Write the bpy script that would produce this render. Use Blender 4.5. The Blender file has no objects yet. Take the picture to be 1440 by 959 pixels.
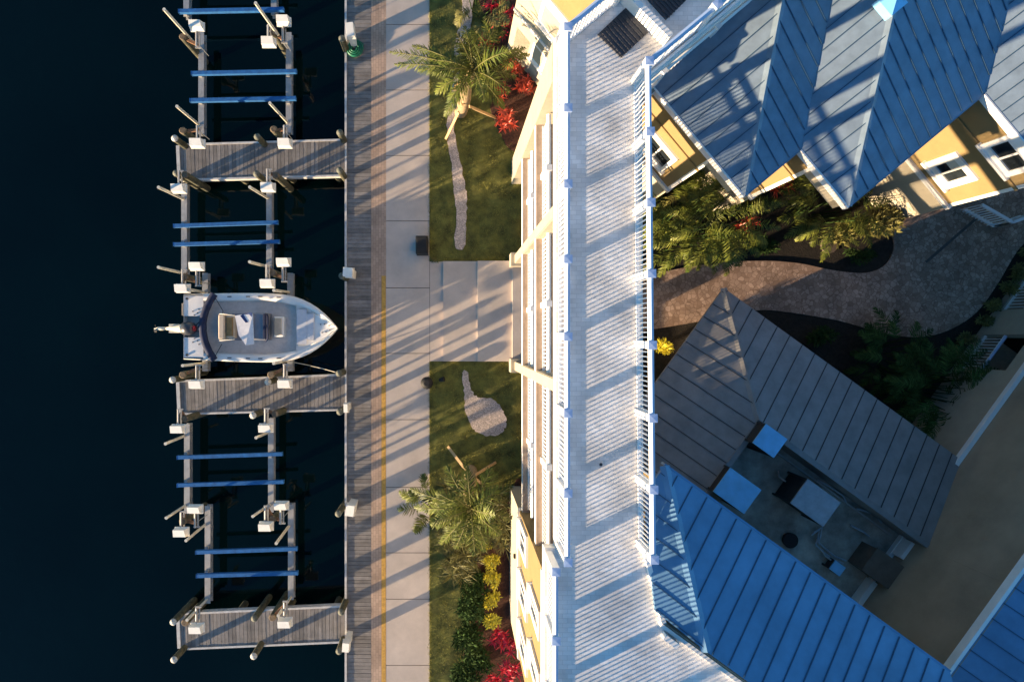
import bpy, math, random
from mathutils import Vector, Matrix
random.seed(11)
SC = bpy.context.scene
COL = SC.collection
R = math.radians
# ------------------------------------------------------------------ camera, sky, sun, exposure
F = 931.0; HC = 24.5; NX = 635.0; NY = 472.0      # focal length (px of a 1440 px frame), camera height, foot of the plumb line
cam = bpy.data.cameras.new("camera"); camo = bpy.data.objects.new("camera", cam); COL.objects.link(camo)
camo.location = (0, 0, HC)
cam.sensor_fit = 'HORIZONTAL'; cam.sensor_width = 36.0; cam.lens = F / 1440 * 36
cam.shift_x = (720 - NX) / 1440; cam.shift_y = -(479.5 - NY) / 1440
cam.clip_start = 0.1; cam.clip_end = 3000
SC.camera = camo
TE = 0.110                                        # tangent of the sun's elevation
SAZ = R(26.0)
TOSUN = Vector((-math.cos(SAZ), -math.sin(SAZ), TE)).normalized()
world = bpy.data.worlds.new("World"); SC.world = world; world.use_nodes = True
wn = world.node_tree.nodes; wl = world.node_tree.links
sky = wn.new('ShaderNodeTexSky'); sky.sky_type = 'NISHITA'; sky.sun_disc = False
sky.sun_elevation = math.atan(TE); sky.sun_rotation = math.atan2(TOSUN.x, TOSUN.y)
sky.air_density = 1.0; sky.dust_density = 0.2; sky.ozone_density = 3.0
tint = wn.new('ShaderNodeMix'); tint.data_type = 'RGBA'; tint.blend_type = 'MULTIPLY'; tint.inputs['Factor'].default_value = 1.0
tint.inputs[7].default_value = (0.66, 1.0, 1.13, 1)      # clear, deep blue evening air
wl.new(sky.outputs[0], tint.inputs[6]); wl.new(tint.outputs[2], wn['Background'].inputs[0]); wn['Background'].inputs[1].default_value = 0.098
sun = bpy.data.lights.new("sun", 'SUN'); suno = bpy.data.objects.new("sun", sun); COL.objects.link(suno)
sun.energy = 5.0; sun.angle = R(0.7); sun.color = (1.0, 0.74, 0.46)
suno.rotation_euler = (-TOSUN).to_track_quat('-Z', 'Y').to_euler()
suno.location = (-30, -15, 20)
SC.view_settings.view_transform = 'Standard'; SC.view_settings.look = 'None'
SC.view_settings.gamma = 1; SC.view_settings.use_curve_mapping = False
SC.view_settings.exposure = 1.8
SC.cycles.max_bounces = 6; SC.cycles.diffuse_bounces = 3; SC.cycles.glossy_bounces = 3
SC.cycles.transparent_max_bounces = 4
SC.cycles.sample_clamp_indirect = 4

def P(px, py, z=0.0):
    s = F / (HC - z)
    return Vector(((px - NX) / s, (NY - py) / s, z))
def P2(px, py, z=0.0):
    return P(px, py, z).to_2d()

# ------------------------------------------------------------------ materials
MATS = {}
def mat(name, col, var=0.18, scale=4.0, rough=0.7, metal=0.0, bump=0.0, bscale=None, tone=False, spec=0.5, detail=4.0, col2=None, stretch=None):
    m = bpy.data.materials.new(name); m.use_nodes = True; MATS[name] = m
    nt = m.node_tree; n = nt.nodes; l = nt.links; b = n['Principled BSDF']
    b.inputs['Roughness'].default_value = rough; b.inputs['Metallic'].default_value = metal
    b.inputs['Specular IOR Level'].default_value = spec
    geo = n.new('ShaderNodeNewGeometry')
    vec = geo.outputs['Position']
    if stretch:
        mp = n.new('ShaderNodeMapping'); mp.inputs['Scale'].default_value = stretch
        l.new(vec, mp.inputs[0]); vec = mp.outputs[0]
    nz = n.new('ShaderNodeTexNoise'); nz.inputs['Scale'].default_value = scale; nz.inputs['Detail'].default_value = detail
    nz.inputs['Roughness'].default_value = 0.65
    l.new(vec, nz.inputs['Vector'])
    rp = n.new('ShaderNodeValToRGB')
    lo = [max(0, c * (1 - var)) for c in col]; hi = [min(1, c * (1 + var)) for c in (col2 or col)]
    rp.color_ramp.elements[0].position = 0.3; rp.color_ramp.elements[1].position = 0.7
    rp.color_ramp.elements[0].color = (*lo, 1); rp.color_ramp.elements[1].color = (*hi, 1)
    l.new(nz.outputs['Fac'], rp.inputs[0]); out = rp.outputs[0]
    if tone:
        at = n.new('ShaderNodeAttribute'); at.attribute_name = 'tone'
        mx = n.new('ShaderNodeVectorMath'); mx.operation = 'SCALE'
        l.new(out, mx.inputs[0]); l.new(at.outputs['Fac'], mx.inputs['Scale']); out = mx.outputs[0]
    l.new(out, b.inputs['Base Color'])
    if bump:
        nb = n.new('ShaderNodeTexNoise'); nb.inputs['Scale'].default_value = bscale or scale * 6; nb.inputs['Detail'].default_value = 3
        l.new(vec, nb.inputs['Vector'])
        bp = n.new('ShaderNodeBump'); bp.inputs['Strength'].default_value = bump; bp.inputs['Distance'].default_value = 0.02
        l.new(nb.outputs['Fac'], bp.inputs['Height']); l.new(bp.outputs[0], b.inputs['Normal'])
    m.diffuse_color = (*col, 1)
    return m
def cells(name, col, var=0.3, scale=6.0, rough=0.8, mortar=0.5, angle=0.0, brick=None, bump=0.3, hue=0.0, stain=0.0):
    """paving: voronoi cells or bricks, each with its own tone"""
    m = bpy.data.materials.new(name); m.use_nodes = True; MATS[name] = m
    nt = m.node_tree; n = nt.nodes; l = nt.links; b = n['Principled BSDF']; b.inputs['Roughness'].default_value = rough
    geo = n.new('ShaderNodeNewGeometry'); mp = n.new('ShaderNodeMapping'); mp.inputs['Rotation'].default_value = (0, 0, angle)
    l.new(geo.outputs['Position'], mp.inputs[0])
    lo = (*[c * (1 - var) for c in col], 1); hi = (*[min(1, c * (1 + var)) for c in col], 1)
    if hue: hi = (min(1, hi[0] * (1 - hue)), hi[1], min(1, hi[2] * (1 + hue)), 1)
    if brick:
        t = n.new('ShaderNodeTexBrick'); t.inputs['Scale'].default_value = 1.0
        t.inputs['Brick Width'].default_value = brick[0]; t.inputs['Row Height'].default_value = brick[1]
        t.inputs['Mortar Size'].default_value = brick[2]; t.inputs['Mortar Smooth'].default_value = 0.2
        t.inputs['Color1'].default_value = lo; t.inputs['Color2'].default_value = hi
        t.inputs['Mortar'].default_value = (*[c * mortar for c in col], 1)
        l.new(mp.outputs[0], t.inputs['Vector']); out = t.outputs['Color']; hgt = t.outputs['Fac']; inv = True
    else:
        t = n.new('ShaderNodeTexVoronoi'); t.inputs['Scale'].default_value = scale; l.new(mp.outputs[0], t.inputs['Vector'])
        rp = n.new('ShaderNodeValToRGB'); rp.color_ramp.elements[0].color = lo; rp.color_ramp.elements[1].color = hi
        sp = n.new('ShaderNodeSeparateColor'); l.new(t.outputs['Color'], sp.inputs[0]); l.new(sp.outputs[0], rp.inputs[0]); out = rp.outputs[0]
        e = n.new('ShaderNodeTexVoronoi'); e.feature = 'DISTANCE_TO_EDGE'; e.inputs['Scale'].default_value = scale; l.new(mp.outputs[0], e.inputs['Vector'])
        st = n.new('ShaderNodeMath'); st.operation = 'LESS_THAN'; st.inputs[1].default_value = 0.05; l.new(e.outputs[0], st.inputs[0])
        mx = n.new('ShaderNodeMix'); mx.data_type = 'RGBA'; l.new(st.outputs[0], mx.inputs['Factor'])
        l.new(out, mx.inputs[6]); mx.inputs[7].default_value = (*[c * mortar for c in col], 1); out = mx.outputs[2]
        hgt = st.outputs[0]
    nz = n.new('ShaderNodeTexNoise'); nz.inputs['Scale'].default_value = 1.3; nz.inputs['Detail'].default_value = 6; l.new(geo.outputs['Position'], nz.inputs['Vector'])
    mr = n.new('ShaderNodeMapRange'); mr.inputs[1].default_value = 0.3; mr.inputs[2].default_value = 0.7
    mr.inputs[3].default_value = 0.85 - stain; mr.inputs[4].default_value = 1.12; l.new(nz.outputs['Fac'], mr.inputs[0])
    sc = n.new('ShaderNodeVectorMath'); sc.operation = 'SCALE'; l.new(out, sc.inputs[0]); l.new(mr.outputs[0], sc.inputs['Scale'])
    l.new(sc.outputs[0], b.inputs['Base Color'])
    bp = n.new('ShaderNodeBump'); bp.inputs['Strength'].default_value = bump; bp.inputs['Distance'].default_value = 0.01; bp.invert = True
    l.new(hgt, bp.inputs['Height']); l.new(bp.outputs[0], b.inputs['Normal'])
    return m
M = MATS
mat('white_vinyl', (0.80, 0.80, 0.80), var=0.05, rough=0.45, scale=3)
mat('white_paint', (0.78, 0.77, 0.74), var=0.08, rough=0.6, scale=2)
mat('cream_stucco', (0.38, 0.34, 0.26), var=0.08, rough=0.85, scale=2, bump=0.25, bscale=40)
mat('yellow_stucco', (0.235, 0.165, 0.070), var=0.08, rough=0.85, scale=1.5, bump=0.25, bscale=40)
mat('shaded_yellow_stucco', (0.31, 0.24, 0.165), var=0.2, rough=0.85, scale=0.7, bump=0.25, bscale=40, detail=9)  # yellow stucco greyed in its base colour to carry the wall's shade
mat('tan_floor', (0.37, 0.27, 0.195), var=0.16, rough=0.8, scale=5)
mat('blue_roof', (0.185, 0.250, 0.325), var=0.2, rough=0.45, metal=0.2, scale=2.0, detail=9, bump=0.04, bscale=6)
mat('bright_blue_roof', (0.108, 0.235, 0.385), var=0.2, rough=0.45, metal=0.2, scale=1.1, bump=0.04, bscale=6, detail=8)
mat('roof_seam', (0.035, 0.085, 0.15), var=0.15, rough=0.5, metal=0.3)
mat('grey_roof', (0.235, 0.228, 0.225), var=0.2, rough=0.55, metal=0.15, scale=1.6, detail=8, bump=0.04, bscale=6)
mat('grey_seam', (0.03, 0.032, 0.036), var=0.15, rough=0.5, metal=0.3)
mat('flat_roof', (0.34, 0.31, 0.26), var=0.5, rough=0.9, scale=1.6, detail=8)
cells('deck_tile', (0.76, 0.735, 0.71), var=0.09, brick=(0.20, 0.10, 0.005), mortar=0.8, bump=0.2, stain=0.16)
mat('glass', (0.015, 0.02, 0.025), var=0.3, rough=0.06, spec=0.7)
mat('blind', (0.55, 0.52, 0.45), var=0.1, rough=0.7)
mat('dark_panel', (0.040, 0.042, 0.050), var=0.25, rough=0.6, scale=1.2)
mat('plank', (0.205, 0.186, 0.170), var=0.25, rough=0.85, scale=3, tone=True, bump=0.3, bscale=25, stretch=(1, 1, 1))
mat('trim_board', (0.55, 0.53, 0.50), var=0.18, rough=0.7, scale=5)
mat('pile_wood', (0.045, 0.050, 0.030), var=0.5, rough=0.9, scale=6, bump=0.6, bscale=18, col2=(0.085, 0.078, 0.045))
mat('pile_top', (0.13, 0.095, 0.06), var=0.5, rough=0.9, scale=12)
mat('pile_cap', (0.42, 0.42, 0.40), var=0.2, rough=0.6)
mat('pile_cap_dark', (0.10, 0.105, 0.085), var=0.4, rough=0.8, scale=8)
mat('rail_cap', (0.34, 0.45, 0.66), var=0.05, rough=0.4)
mat('alu', (0.40, 0.39, 0.37), var=0.14, rough=0.55, metal=0.4, scale=5)
mat('bunk_blue', (0.010, 0.115, 0.33), var=0.25, rough=0.9, scale=6)
mat('pvc', (0.66, 0.60, 0.48), var=0.12, rough=0.5)
mat('box_white', (0.76, 0.74, 0.68), var=0.07, rough=0.5)
mat('rust', (0.22, 0.11, 0.055), var=0.5, rough=0.9, scale=14)
mat('rope', (0.55, 0.50, 0.42), var=0.2, rough=0.9)
mat('hose_green', (0.010, 0.17, 0.085), var=0.2, rough=0.45)
mat('concrete', (0.52, 0.44, 0.375), var=0.16, rough=0.85, scale=0.9, detail=9, bump=0.15, bscale=30)
mat('joint', (0.10, 0.09, 0.08), var=0.2, rough=0.9)
cells('quay_brick', (0.47, 0.33, 0.24), var=0.12, brick=(0.20, 0.10, 0.006), mortar=0.6, angle=R(90), stain=0.15)
mat('yellow_line', (0.55, 0.31, 0.06), var=0.3, rough=0.7, scale=9, detail=8)
mat('lawn', (0.080, 0.088, 0.018), var=0.5, rough=0.95, scale=2.2, detail=10, bump=0.8, bscale=40, col2=(0.14, 0.135, 0.028))
mat('grass_blade', (0.120, 0.145, 0.026), var=0.5, rough=0.7, scale=1.6, tone=True, col2=(0.27, 0.25, 0.045))
mat('mulch', (0.075, 0.030, 0.018), var=0.6, rough=0.95, scale=14, detail=8, bump=1.0, bscale=30)
mat('soil', (0.018, 0.014, 0.010), var=0.6, rough=0.95, scale=9, detail=8, bump=1.0, bscale=24)
cells('pebble', (0.60, 0.49, 0.42), var=0.3, scale=22, rough=0.85, mortar=0.5, bump=0.6)
cells('courtyard_paver', (0.44, 0.285, 0.20), var=0.34, scale=6.5, mortar=0.6, angle=R(28), hue=0.08, stain=0.2)
mat('black_plastic', (0.006, 0.006, 0.007), var=0.2, rough=0.7)
mat('leaf_palm', (0.048, 0.090, 0.015), var=0.4, rough=0.5, scale=2.5, tone=True, col2=(0.110, 0.118, 0.020), spec=0.2)
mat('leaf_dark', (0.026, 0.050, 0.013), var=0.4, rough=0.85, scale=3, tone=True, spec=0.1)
mat('leaf_olive', (0.125, 0.115, 0.025), var=0.4, rough=0.7, scale=3, tone=True)
mat('leaf_yellow', (0.62, 0.53, 0.03), var=0.3, rough=0.5, scale=6, tone=True)
mat('leaf_red', (0.50, 0.012, 0.030), var=0.35, rough=0.45, scale=5, tone=True)
mat('leaf_orange', (0.46, 0.055, 0.025), var=0.4, rough=0.45, scale=5, tone=True)
mat('leaf_dry', (0.30, 0.17, 0.06), var=0.3, rough=0.8, scale=5, tone=True)
mat('bark', (0.36, 0.26, 0.15), var=0.35, rough=0.95, scale=9, bump=0.6)
mat('stem', (0.07, 0.055, 0.025), var=0.4, rough=0.9)
mat('lumber', (0.50, 0.33, 0.16), var=0.2, rough=0.8, scale=5)
mat('gelcoat', (0.78, 0.75, 0.70), var=0.04, rough=0.25, scale=2)
mat('boat_sole', (0.66, 0.585, 0.53), var=0.12, rough=0.7, scale=6)
mat('boat_deck', (0.56, 0.57, 0.60), var=0.10, rough=0.5, scale=4)
mat('navy_canvas', (0.010, 0.017, 0.050), var=0.35, rough=0.85, scale=5)
mat('tan_vinyl', (0.56, 0.46, 0.34), var=0.12, rough=0.5)
mat('grey_vinyl', (0.20, 0.20, 0.22), var=0.12, rough=0.55)
mat('towel_white', (0.74, 0.70, 0.68), var=0.12, rough=0.9, scale=7)
mat('towel_navy', (0.02, 0.045, 0.15), var=0.25, rough=0.9, scale=7)
mat('engine_black', (0.05, 0.05, 0.055), var=0.2, rough=0.35)
mat('engine_red', (0.45, 0.02, 0.02), var=0.1, rough=0.4)
mat('ac_blue', (0.20, 0.52, 0.82), var=0.12, rough=0.4, metal=0.2, scale=2.5)
mat('ac_grey', (0.34, 0.38, 0.42), var=0.18, rough=0.5, scale=3)
mat('louver', (0.02, 0.022, 0.025), var=0.3, rough=0.7)
mat('brown_metal', (0.13, 0.095, 0.07), var=0.2, rough=0.7)
def water_mat():
    m = bpy.data.materials.new('water'); m.use_nodes = True; MATS['water'] = m
    n = m.node_tree.nodes; l = m.node_tree.links; b = n['Principled BSDF']
    b.inputs['Base Color'].default_value = (0.0012, 0.0075, 0.0125, 1); b.inputs['Roughness'].default_value = 0.06
    b.inputs['IOR'].default_value = 1.33; b.inputs['Specular IOR Level'].default_value = 0.4
    geo = n.new('ShaderNodeNewGeometry'); nz = n.new('ShaderNodeTexNoise'); nz.inputs['Scale'].default_value = 1.6; nz.inputs['Detail'].default_value = 4
    l.new(geo.outputs['Position'], nz.inputs['Vector'])
    bp = n.new('ShaderNodeBump'); bp.inputs['Strength'].default_value = 0.10; bp.inputs['Distance'].default_value = 0.05
    l.new(nz.outputs['Fac'], bp.inputs['Height']); l.new(bp.outputs[0], b.inputs['Normal'])
    nc = n.new('ShaderNodeTexNoise'); nc.inputs['Scale'].default_value = 0.16; nc.inputs['Detail'].default_value = 5
    l.new(geo.outputs['Position'], nc.inputs['Vector'])
    rp = n.new('ShaderNodeValToRGB'); rp.color_ramp.elements[0].position = 0.35; rp.color_ramp.elements[1].position = 0.7
    rp.color_ramp.elements[0].color = (0.0001, 0.0028, 0.0034, 1); rp.color_ramp.elements[1].color = (0.0004, 0.0050, 0.0060, 1)
    l.new(nc.outputs['Fac'], rp.inputs[0]); l.new(rp.outputs[0], b.inputs['Base Color'])
water_mat()

# ------------------------------------------------------------------ mesh builder
class MB:
    def __init__(s): s.v = []; s.f = []; s.t = []; s.m = []; s.s = []
    def add(s, vs, fs, tone=1.0, mi=0, smooth=False):
        o = len(s.v); s.v += [tuple(v) for v in vs]
        for f in fs: s.f.append(tuple(i + o for i in f)); s.t.append(tone); s.m.append(mi); s.s.append(smooth)
        return s
    def hexa(s, c8, **k):
        return s.add(c8, [(3, 2, 1, 0), (4, 5, 6, 7), (0, 1, 5, 4), (1, 2, 6, 5), (2, 3, 7, 6), (3, 0, 4, 7)], **k)
    def box(s, x0, x1, y0, y1, z0, z1, **k):
        return s.hexa([(x0, y0, z0), (x1, y0, z0), (x1, y1, z0), (x0, y1, z0), (x0, y0, z1), (x1, y0, z1), (x1, y1, z1), (x0, y1, z1)], **k)
    def fbox(s, O, d, n, u0, u1, n0, n1, z0, z1, **k):
        """box in a plan frame: O + d*u + n*w"""
        c = []
        for z in (z0, z1):
            for (u, w) in ((u0, n0), (u1, n0), (u1, n1), (u0, n1)):
                c.append((O[0] + d[0] * u + n[0] * w, O[1] + d[1] * u + n[1] * w, z))
        if d[0] * n[1] - d[1] * n[0] < 0:
            c = [c[3], c[2], c[1], c[0], c[7], c[6], c[5], c[4]]
        return s.hexa(c, **k)
    def bar(s, p, q, w, h=None, up=(0, 0, 1), **k):
        """square bar from p to q"""
        p = Vector(p); q = Vector(q); h = h or w; d = (q - p).normalized(); up = Vector(up)
        if abs(d.dot(up)) > 0.98: up = Vector((0, 1, 0))
        a = d.cross(up).normalized() * (w / 2); b = a.cross(d).normalized() * (h / 2)
        return s.hexa([p - a - b, p + a - b, q + a - b, q - a - b, p - a + b, p + a + b, q + a + b, q - a + b], **k)
    def tube(s, pts, r, n=10, cap=True, **k):
        k.setdefault('smooth', True)
        pts = [Vector(p) for p in pts]; rs = r if isinstance(r, (list, tuple)) else [r] * len(pts)
        vs = []; prev = None
        for i, p in enumerate(pts):
            d = (pts[min(i + 1, len(pts) - 1)] - pts[max(i - 1, 0)]).normalized()
            ref = prev if prev is not None else (Vector((1, 0, 0)) if abs(d.x) < 0.9 else Vector((0, 1, 0)))
            a = (ref - d * ref.dot(d)).normalized(); prev = a; b = d.cross(a)
            vs += [p + (a * math.cos(2 * math.pi * j / n) + b * math.sin(2 * math.pi * j / n)) * rs[i] for j in range(n)]
        fs = [(i * n + j, i * n + (j + 1) % n, (i + 1) * n + (j + 1) % n, (i + 1) * n + j) for i in range(len(pts) - 1) for j in range(n)]
        s.add(vs, fs, **k)
        if cap:
            k2 = dict(k); k2['smooth'] = False
            s.add(vs[:n], [tuple(range(n))[::-1]], **k2); s.add(vs[-n:], [tuple(range(n))], **k2)
        return s
    def prism(s, poly, z0, z1, **k):
        n = len(poly)
        a = sum(poly[i][0] * poly[(i + 1) % n][1] - poly[(i + 1) % n][0] * poly[i][1] for i in range(n))
        if a < 0: poly = list(poly)[::-1]
        vs = [(p[0], p[1], z0) for p in poly] + [(p[0], p[1], z1) for p in poly]
        return s.add(vs, [tuple(range(n))[::-1], tuple(range(n, 2 * n))] + [(i, (i + 1) % n, n + (i + 1) % n, n + i) for i in range(n)], **k)
    def build(s, name, mats, kind=None):
        me = bpy.data.meshes.new(name); me.from_pydata(s.v, [], s.f)
        for m in (mats if isinstance(mats, (list, tuple)) else [mats]): me.materials.append(MATS[m])
        me.polygons.foreach_set('material_index', s.m); me.polygons.foreach_set('use_smooth', s.s)
        at = me.attributes.new('tone', 'FLOAT', 'FACE'); at.data.foreach_set('value', s.t)
        me.update()
        o = bpy.data.objects.new(name, me); COL.objects.link(o)
        if kind: o['kind'] = kind
        return o
def thing(name, label, cat, loc, group=None):
    o = bpy.data.objects.new(name, None); COL.objects.link(o); o.location = loc; o.empty_display_size = 0.3
    o['label'] = label; o['category'] = cat
    if group: o['group'] = group
    return o
def tag(o, label, cat, group=None):
    o['label'] = label; o['category'] = cat
    if group: o['group'] = group
    return o
def part(mb, name, mats, root, parent=None):
    """link mb (world coordinates) as a part of root (an Empty), or a sub-part of parent (a part of root)"""
    L = root.location
    mb.v = [(v[0] - L[0], v[1] - L[1], v[2] - L[2]) for v in mb.v]
    o = mb.build(name, mats)
    o.parent = parent if parent is not None else root
    return o
def struct(mb, name, mats): return mb.build(name, mats, kind='structure')
def lerp(a, b, t): return a + (b - a) * t
def unit(x, y):
    l = math.hypot(x, y); return Vector((x / l, y / l))
E1 = unit(.77, .64); E2 = unit(.64, -.77)           # upper wing and its courtyard fronts
U2 = unit(.81, -.586); V2 = unit(.586, .81)         # lower wing
# ================================================================== SETTING: water, ground, quay
ZW = -1.0
QX = -3.93                                         # quay edge
struct(MB().add([(-900, -900, ZW), (QX + .05, -900, ZW), (QX + .05, 900, ZW), (-900, 900, ZW)], [(0, 1, 2, 3)]), 'water', 'water')
struct(MB().add([(QX + .6, -900, -.03), (900, -900, -.03), (900, 900, -.03), (QX + .6, 900, -.03)], [(0, 1, 2, 3)]), 'ground', 'soil')
struct(MB().box(QX + .12, QX + .62, -120, 120, -3, -.06), 'seawall', 'concrete')
# boardwalk of cross planks
mb = MB(); y = -26.0; bx1 = P(522, 0).x
while y < 26:
    mb.box(QX + .06, bx1 - .006, y, y + .128, -.055 + random.uniform(-.003, .003), random.uniform(-.002, .003), tone=random.uniform(.72, 1.22)); y += .138
mb.box(QX + .1, bx1 - .02, -26, 26, -.2, -.06, tone=.3)
struct(mb, 'boardwalk', 'plank')
struct(MB().box(QX - .02, QX + .055, -26, 26, -.24, .035), 'boardwalk_edge', 'trim_board')
# brick strip, yellow line, concrete walk with joints
sx = P(543, 0).x; wx = P(604, 0).x
struct(MB().box(bx1, sx - .004, -60, 60, -.2, 0.0), 'brick_strip', 'quay_brick')
struct(MB().box(P(536.5, 0).x, P(542.5, 0).x, -60, P(0, 388).y, -.1, .004), 'yellow_line', 'yellow_line')
mb = MB(); js = sorted([P(0, q).y for q in (35, 127, 219, 311, 405, 497, 590, 685, 777, 842, 935)], reverse=True)
edges = [60] + js + [-60]
for i in range(len(edges) - 1):
    mb.box(sx, wx, edges[i + 1] + .012, edges[i] - .012, -.2, 0.0 + random.uniform(0, .003))
struct(mb, 'concrete_walk', 'concrete')
struct(MB().box(sx + .01, wx - .01, -60, 60, -.25, -.02), 'walk_joint', 'joint')
# lawns (604..735) with the stairs between them
gx1 = 3.4
lawn = MB()
def lawn_sheet(y0, y1):
    nx, ny = 28, max(4, int((y1 - y0) * 8))
    vs = []; fs = []
    for j in range(ny + 1):
        for i in range(nx + 1):
            x = lerp(wx, gx1, i / nx); yy = lerp(y0, y1, j / ny)
            vs.append((x, yy, .012 + .02 * math.sin(x * 5 + yy * 3) * math.sin(yy * 4.1 - x * 2)* (0 if i in (0, nx) else 1)))
    for j in range(ny):
        for i in range(nx):
            a = j * (nx + 1) + i; fs.append((a, a + 1, a + nx + 2, a + nx + 1))
    lawn.add(vs, fs, smooth=True)
yS1 = P(0, 368).y; yS0 = P(0, 508).y
lawn_sheet(yS1 + .01, 16); lawn_sheet(-17, yS0 - .01)
struct(lawn, 'lawn', 'lawn')
def ground_patch(name, pts, z, m, jit=0.0, sub=1):
    """flat patch with an uneven outline given in photo pixels on the ground"""
    pl = []
    n = len(pts)
    for i in range(n):
        p0, p1, p2_, p3 = pts[i - 1], pts[i], pts[(i + 1) % n], pts[(i + 2) % n]
        for k in range(sub):
            t = k / sub
            q = [0.5 * ((2 * p1[c]) + (-p0[c] + p2_[c]) * t + (2 * p0[c] - 5 * p1[c] + 4 * p2_[c] - p3[c]) * t * t + (-p0[c] + 3 * p1[c] - 3 * p2_[c] + p3[c]) * t ** 3) for c in (0, 1)]
            pl.append((q[0] + random.uniform(-jit, jit), q[1] + random.uniform(-jit, jit)))
    pl = [P2(*q) for q in pl]
    return struct(MB().prism(pl, -.02, z), name, m)
ground_patch('mulch_bed', [(672, -60), (676, 10), (690, 30), (688, 70), (696, 110), (690, 150), (702, 185), (722, 212), (770, 205), (800, 60), (790, -60)], .045, 'mulch', 1.2, 7)
ground_patch('mulch_bed', [(672, 700), (676, 735), (670, 780), (676, 820), (664, 870), (650, 930), (640, 1040), (800, 1040), (790, 760), (735, 676), (722, 690), (712, 706), (692, 694)], .045, 'mulch', 1.2, 7)
ground_patch('pebble_path', [(651, -30), (650, 20), (642, 55), (638, 90), (635, 130), (630, 160), (629, 190), (634, 225), (638, 262), (641, 300), (640, 345), (653, 347), (656, 310), (655, 270), (649, 235), (640, 195), (640, 165), (645, 130), (650, 95), (655, 60), (664, 25), (664, -30)], .05, 'pebble', 1.3, 7)
ground_patch('pebble_path', [(650, 524), (652, 548), (654, 575), (664, 602), (682, 612), (702, 610), (712, 596), (706, 576), (694, 562), (672, 558), (662, 546), (658, 524)], .05, 'pebble', 1.3, 7)
# the gallery's ground floor slab and the stairs up to it
mb = MB()
for i, (xa, xb) in enumerate(((604.5, 623), (623, 671), (671, 719), (719, 740))):
    mb.box(P(xa, 0).x, P(xb, 0).x + (0.0 if i == 3 else .02), yS0 + .003 * i, yS1 - .003 * i, -.2 + .001 * i, .004 + .15 * i)
struct(mb, 'stairs', 'concrete')
struct(MB().box(2.76, 4.3, -5.4, 6.2, -.2, .46), 'gallery_floor', 'tan_floor')
# courtyard paving
ground_patch('courtyard_path', [(850, 395), (918, 385), (985, 373), (1060, 367), (1120, 370), (1170, 380), (1215, 384), (1243, 374), (1256, 352), (1254, 330), (1243, 314), (1300, 290), (1440, 262), (1520, 262), (1500, 310), (1440, 342), (1402, 400), (1372, 440), (1332, 465), (1290, 474), (1240, 468), (1180, 451), (1100, 438), (1060, 437), (1000, 449), (918, 463), (850, 470)], .02, 'courtyard_paver', 0, 5)
p, q = P(1302, 369, .02), P(1386, 296, .02)
mb = MB(); mb.bar(p + Vector((0, 0, .004)), q + Vector((0, 0, .004)), .10, .012); struct(mb, 'trench_drain', 'joint')
mb = MB(); c = P(1166, 345, .02); mb.prism([(c.x + .3 * math.cos(a), c.y + .3 * math.sin(a)) for a in [i * math.pi / 12 for i in range(24)]], -.02, .05)
tag(mb.build('stepping_stone', 'brown_metal'), 'round dull brown disc lying in the dark planting bed', 'stone')

# ================================================================== FINGER PIERS AND PILINGS
def finger_pier(label, lt, lb, rt, rb):
    """corner pixels: left-top, left-bottom, right-top, right-bottom"""
    a, b, c, d = [P2(*q) for q in (lt, lb, rt, rb)]
    c.x = d.x = QX - .03
    root = thing('finger_pier', label, 'pier', ((a.x + d.x) / 2, (a.y + d.y) / 2, -.2), 'finger piers along the boardwalk')
    mb = MB(); n = int((c.x - a.x) / .138)
    for i in range(n):
        t0 = i / n; t1 = (i + 1) / n - .0016
        za = random.uniform(-.003, .003)
        p0, p1 = a.lerp(c, t0), a.lerp(c, t1); q0, q1 = b.lerp(d, t0), b.lerp(d, t1)
        mb.hexa([(q0.x, q0.y, -.06 + za), (q1.x, q1.y, -.06 + za), (p1.x, p1.y, -.06 + za), (p0.x, p0.y, -.06 + za), (q0.x, q0.y, za), (q1.x, q1.y, za), (p1.x, p1.y, za), (p0.x, p0.y, za)], tone=random.uniform(.75, 1.25))
    part(mb, 'deck', 'plank', root)
    for (s, e, off) in ((a, c, (0, .03)), (b, d, (0, -.03)), (a, b, (-.05, 0))):
        s3 = Vector((s.x + off[0], s.y + off[1], -.1)); e3 = Vector((e.x + off[0], e.y + off[1], -.1))
        part(MB().bar(s3, e3, .07 if off[1] else .12, .25), 'edge_board', 'trim_board', root)
    for t in (.06, .35, .65, .94):
        for s, e in ((a, c), (b, d)):
            g = s.lerp(e, t); mid = (a.lerp(c, t) + b.lerp(d, t)) / 2; g = g.lerp(mid, .15)
            part(MB().tube([(g.x, g.y, -3), (g.x, g.y, -.3)], .13, 8), 'support_pile', 'pile_wood', root)
        p0 = a.lerp(c, t); p1 = b.lerp(d, t)
        part(MB().bar((p0.x, p0.y - .05, -.2), (p1.x, p1.y + .05, -.2), .15, .2), 'cross_beam', 'pile_wood', root)
    return root
finger_pier('topmost finger pier of grey planks with pale edges, above the docked boat', (252, 205), (254, 252), (484, 198), (484, 246))
finger_pier('middle finger pier of grey planks with pale edges, right below the docked boat', (252, 537), (254, 581), (484, 528), (484, 575))
finger_pier('lowest finger pier of grey planks with pale edges, near the bottom of the photo', (252, 864), (254, 911), (484, 853), (484, 901))
def pile(x, y, ztop, r, root):
    h = random.uniform(-.02, .02)
    part(MB().tube([(x + h, y, -3.2), (x, y + h, -.9), (x, y, ztop)], [r * 1.06, r * 1.04, r * .95], 12), 'pole', 'pile_wood', root)
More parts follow.
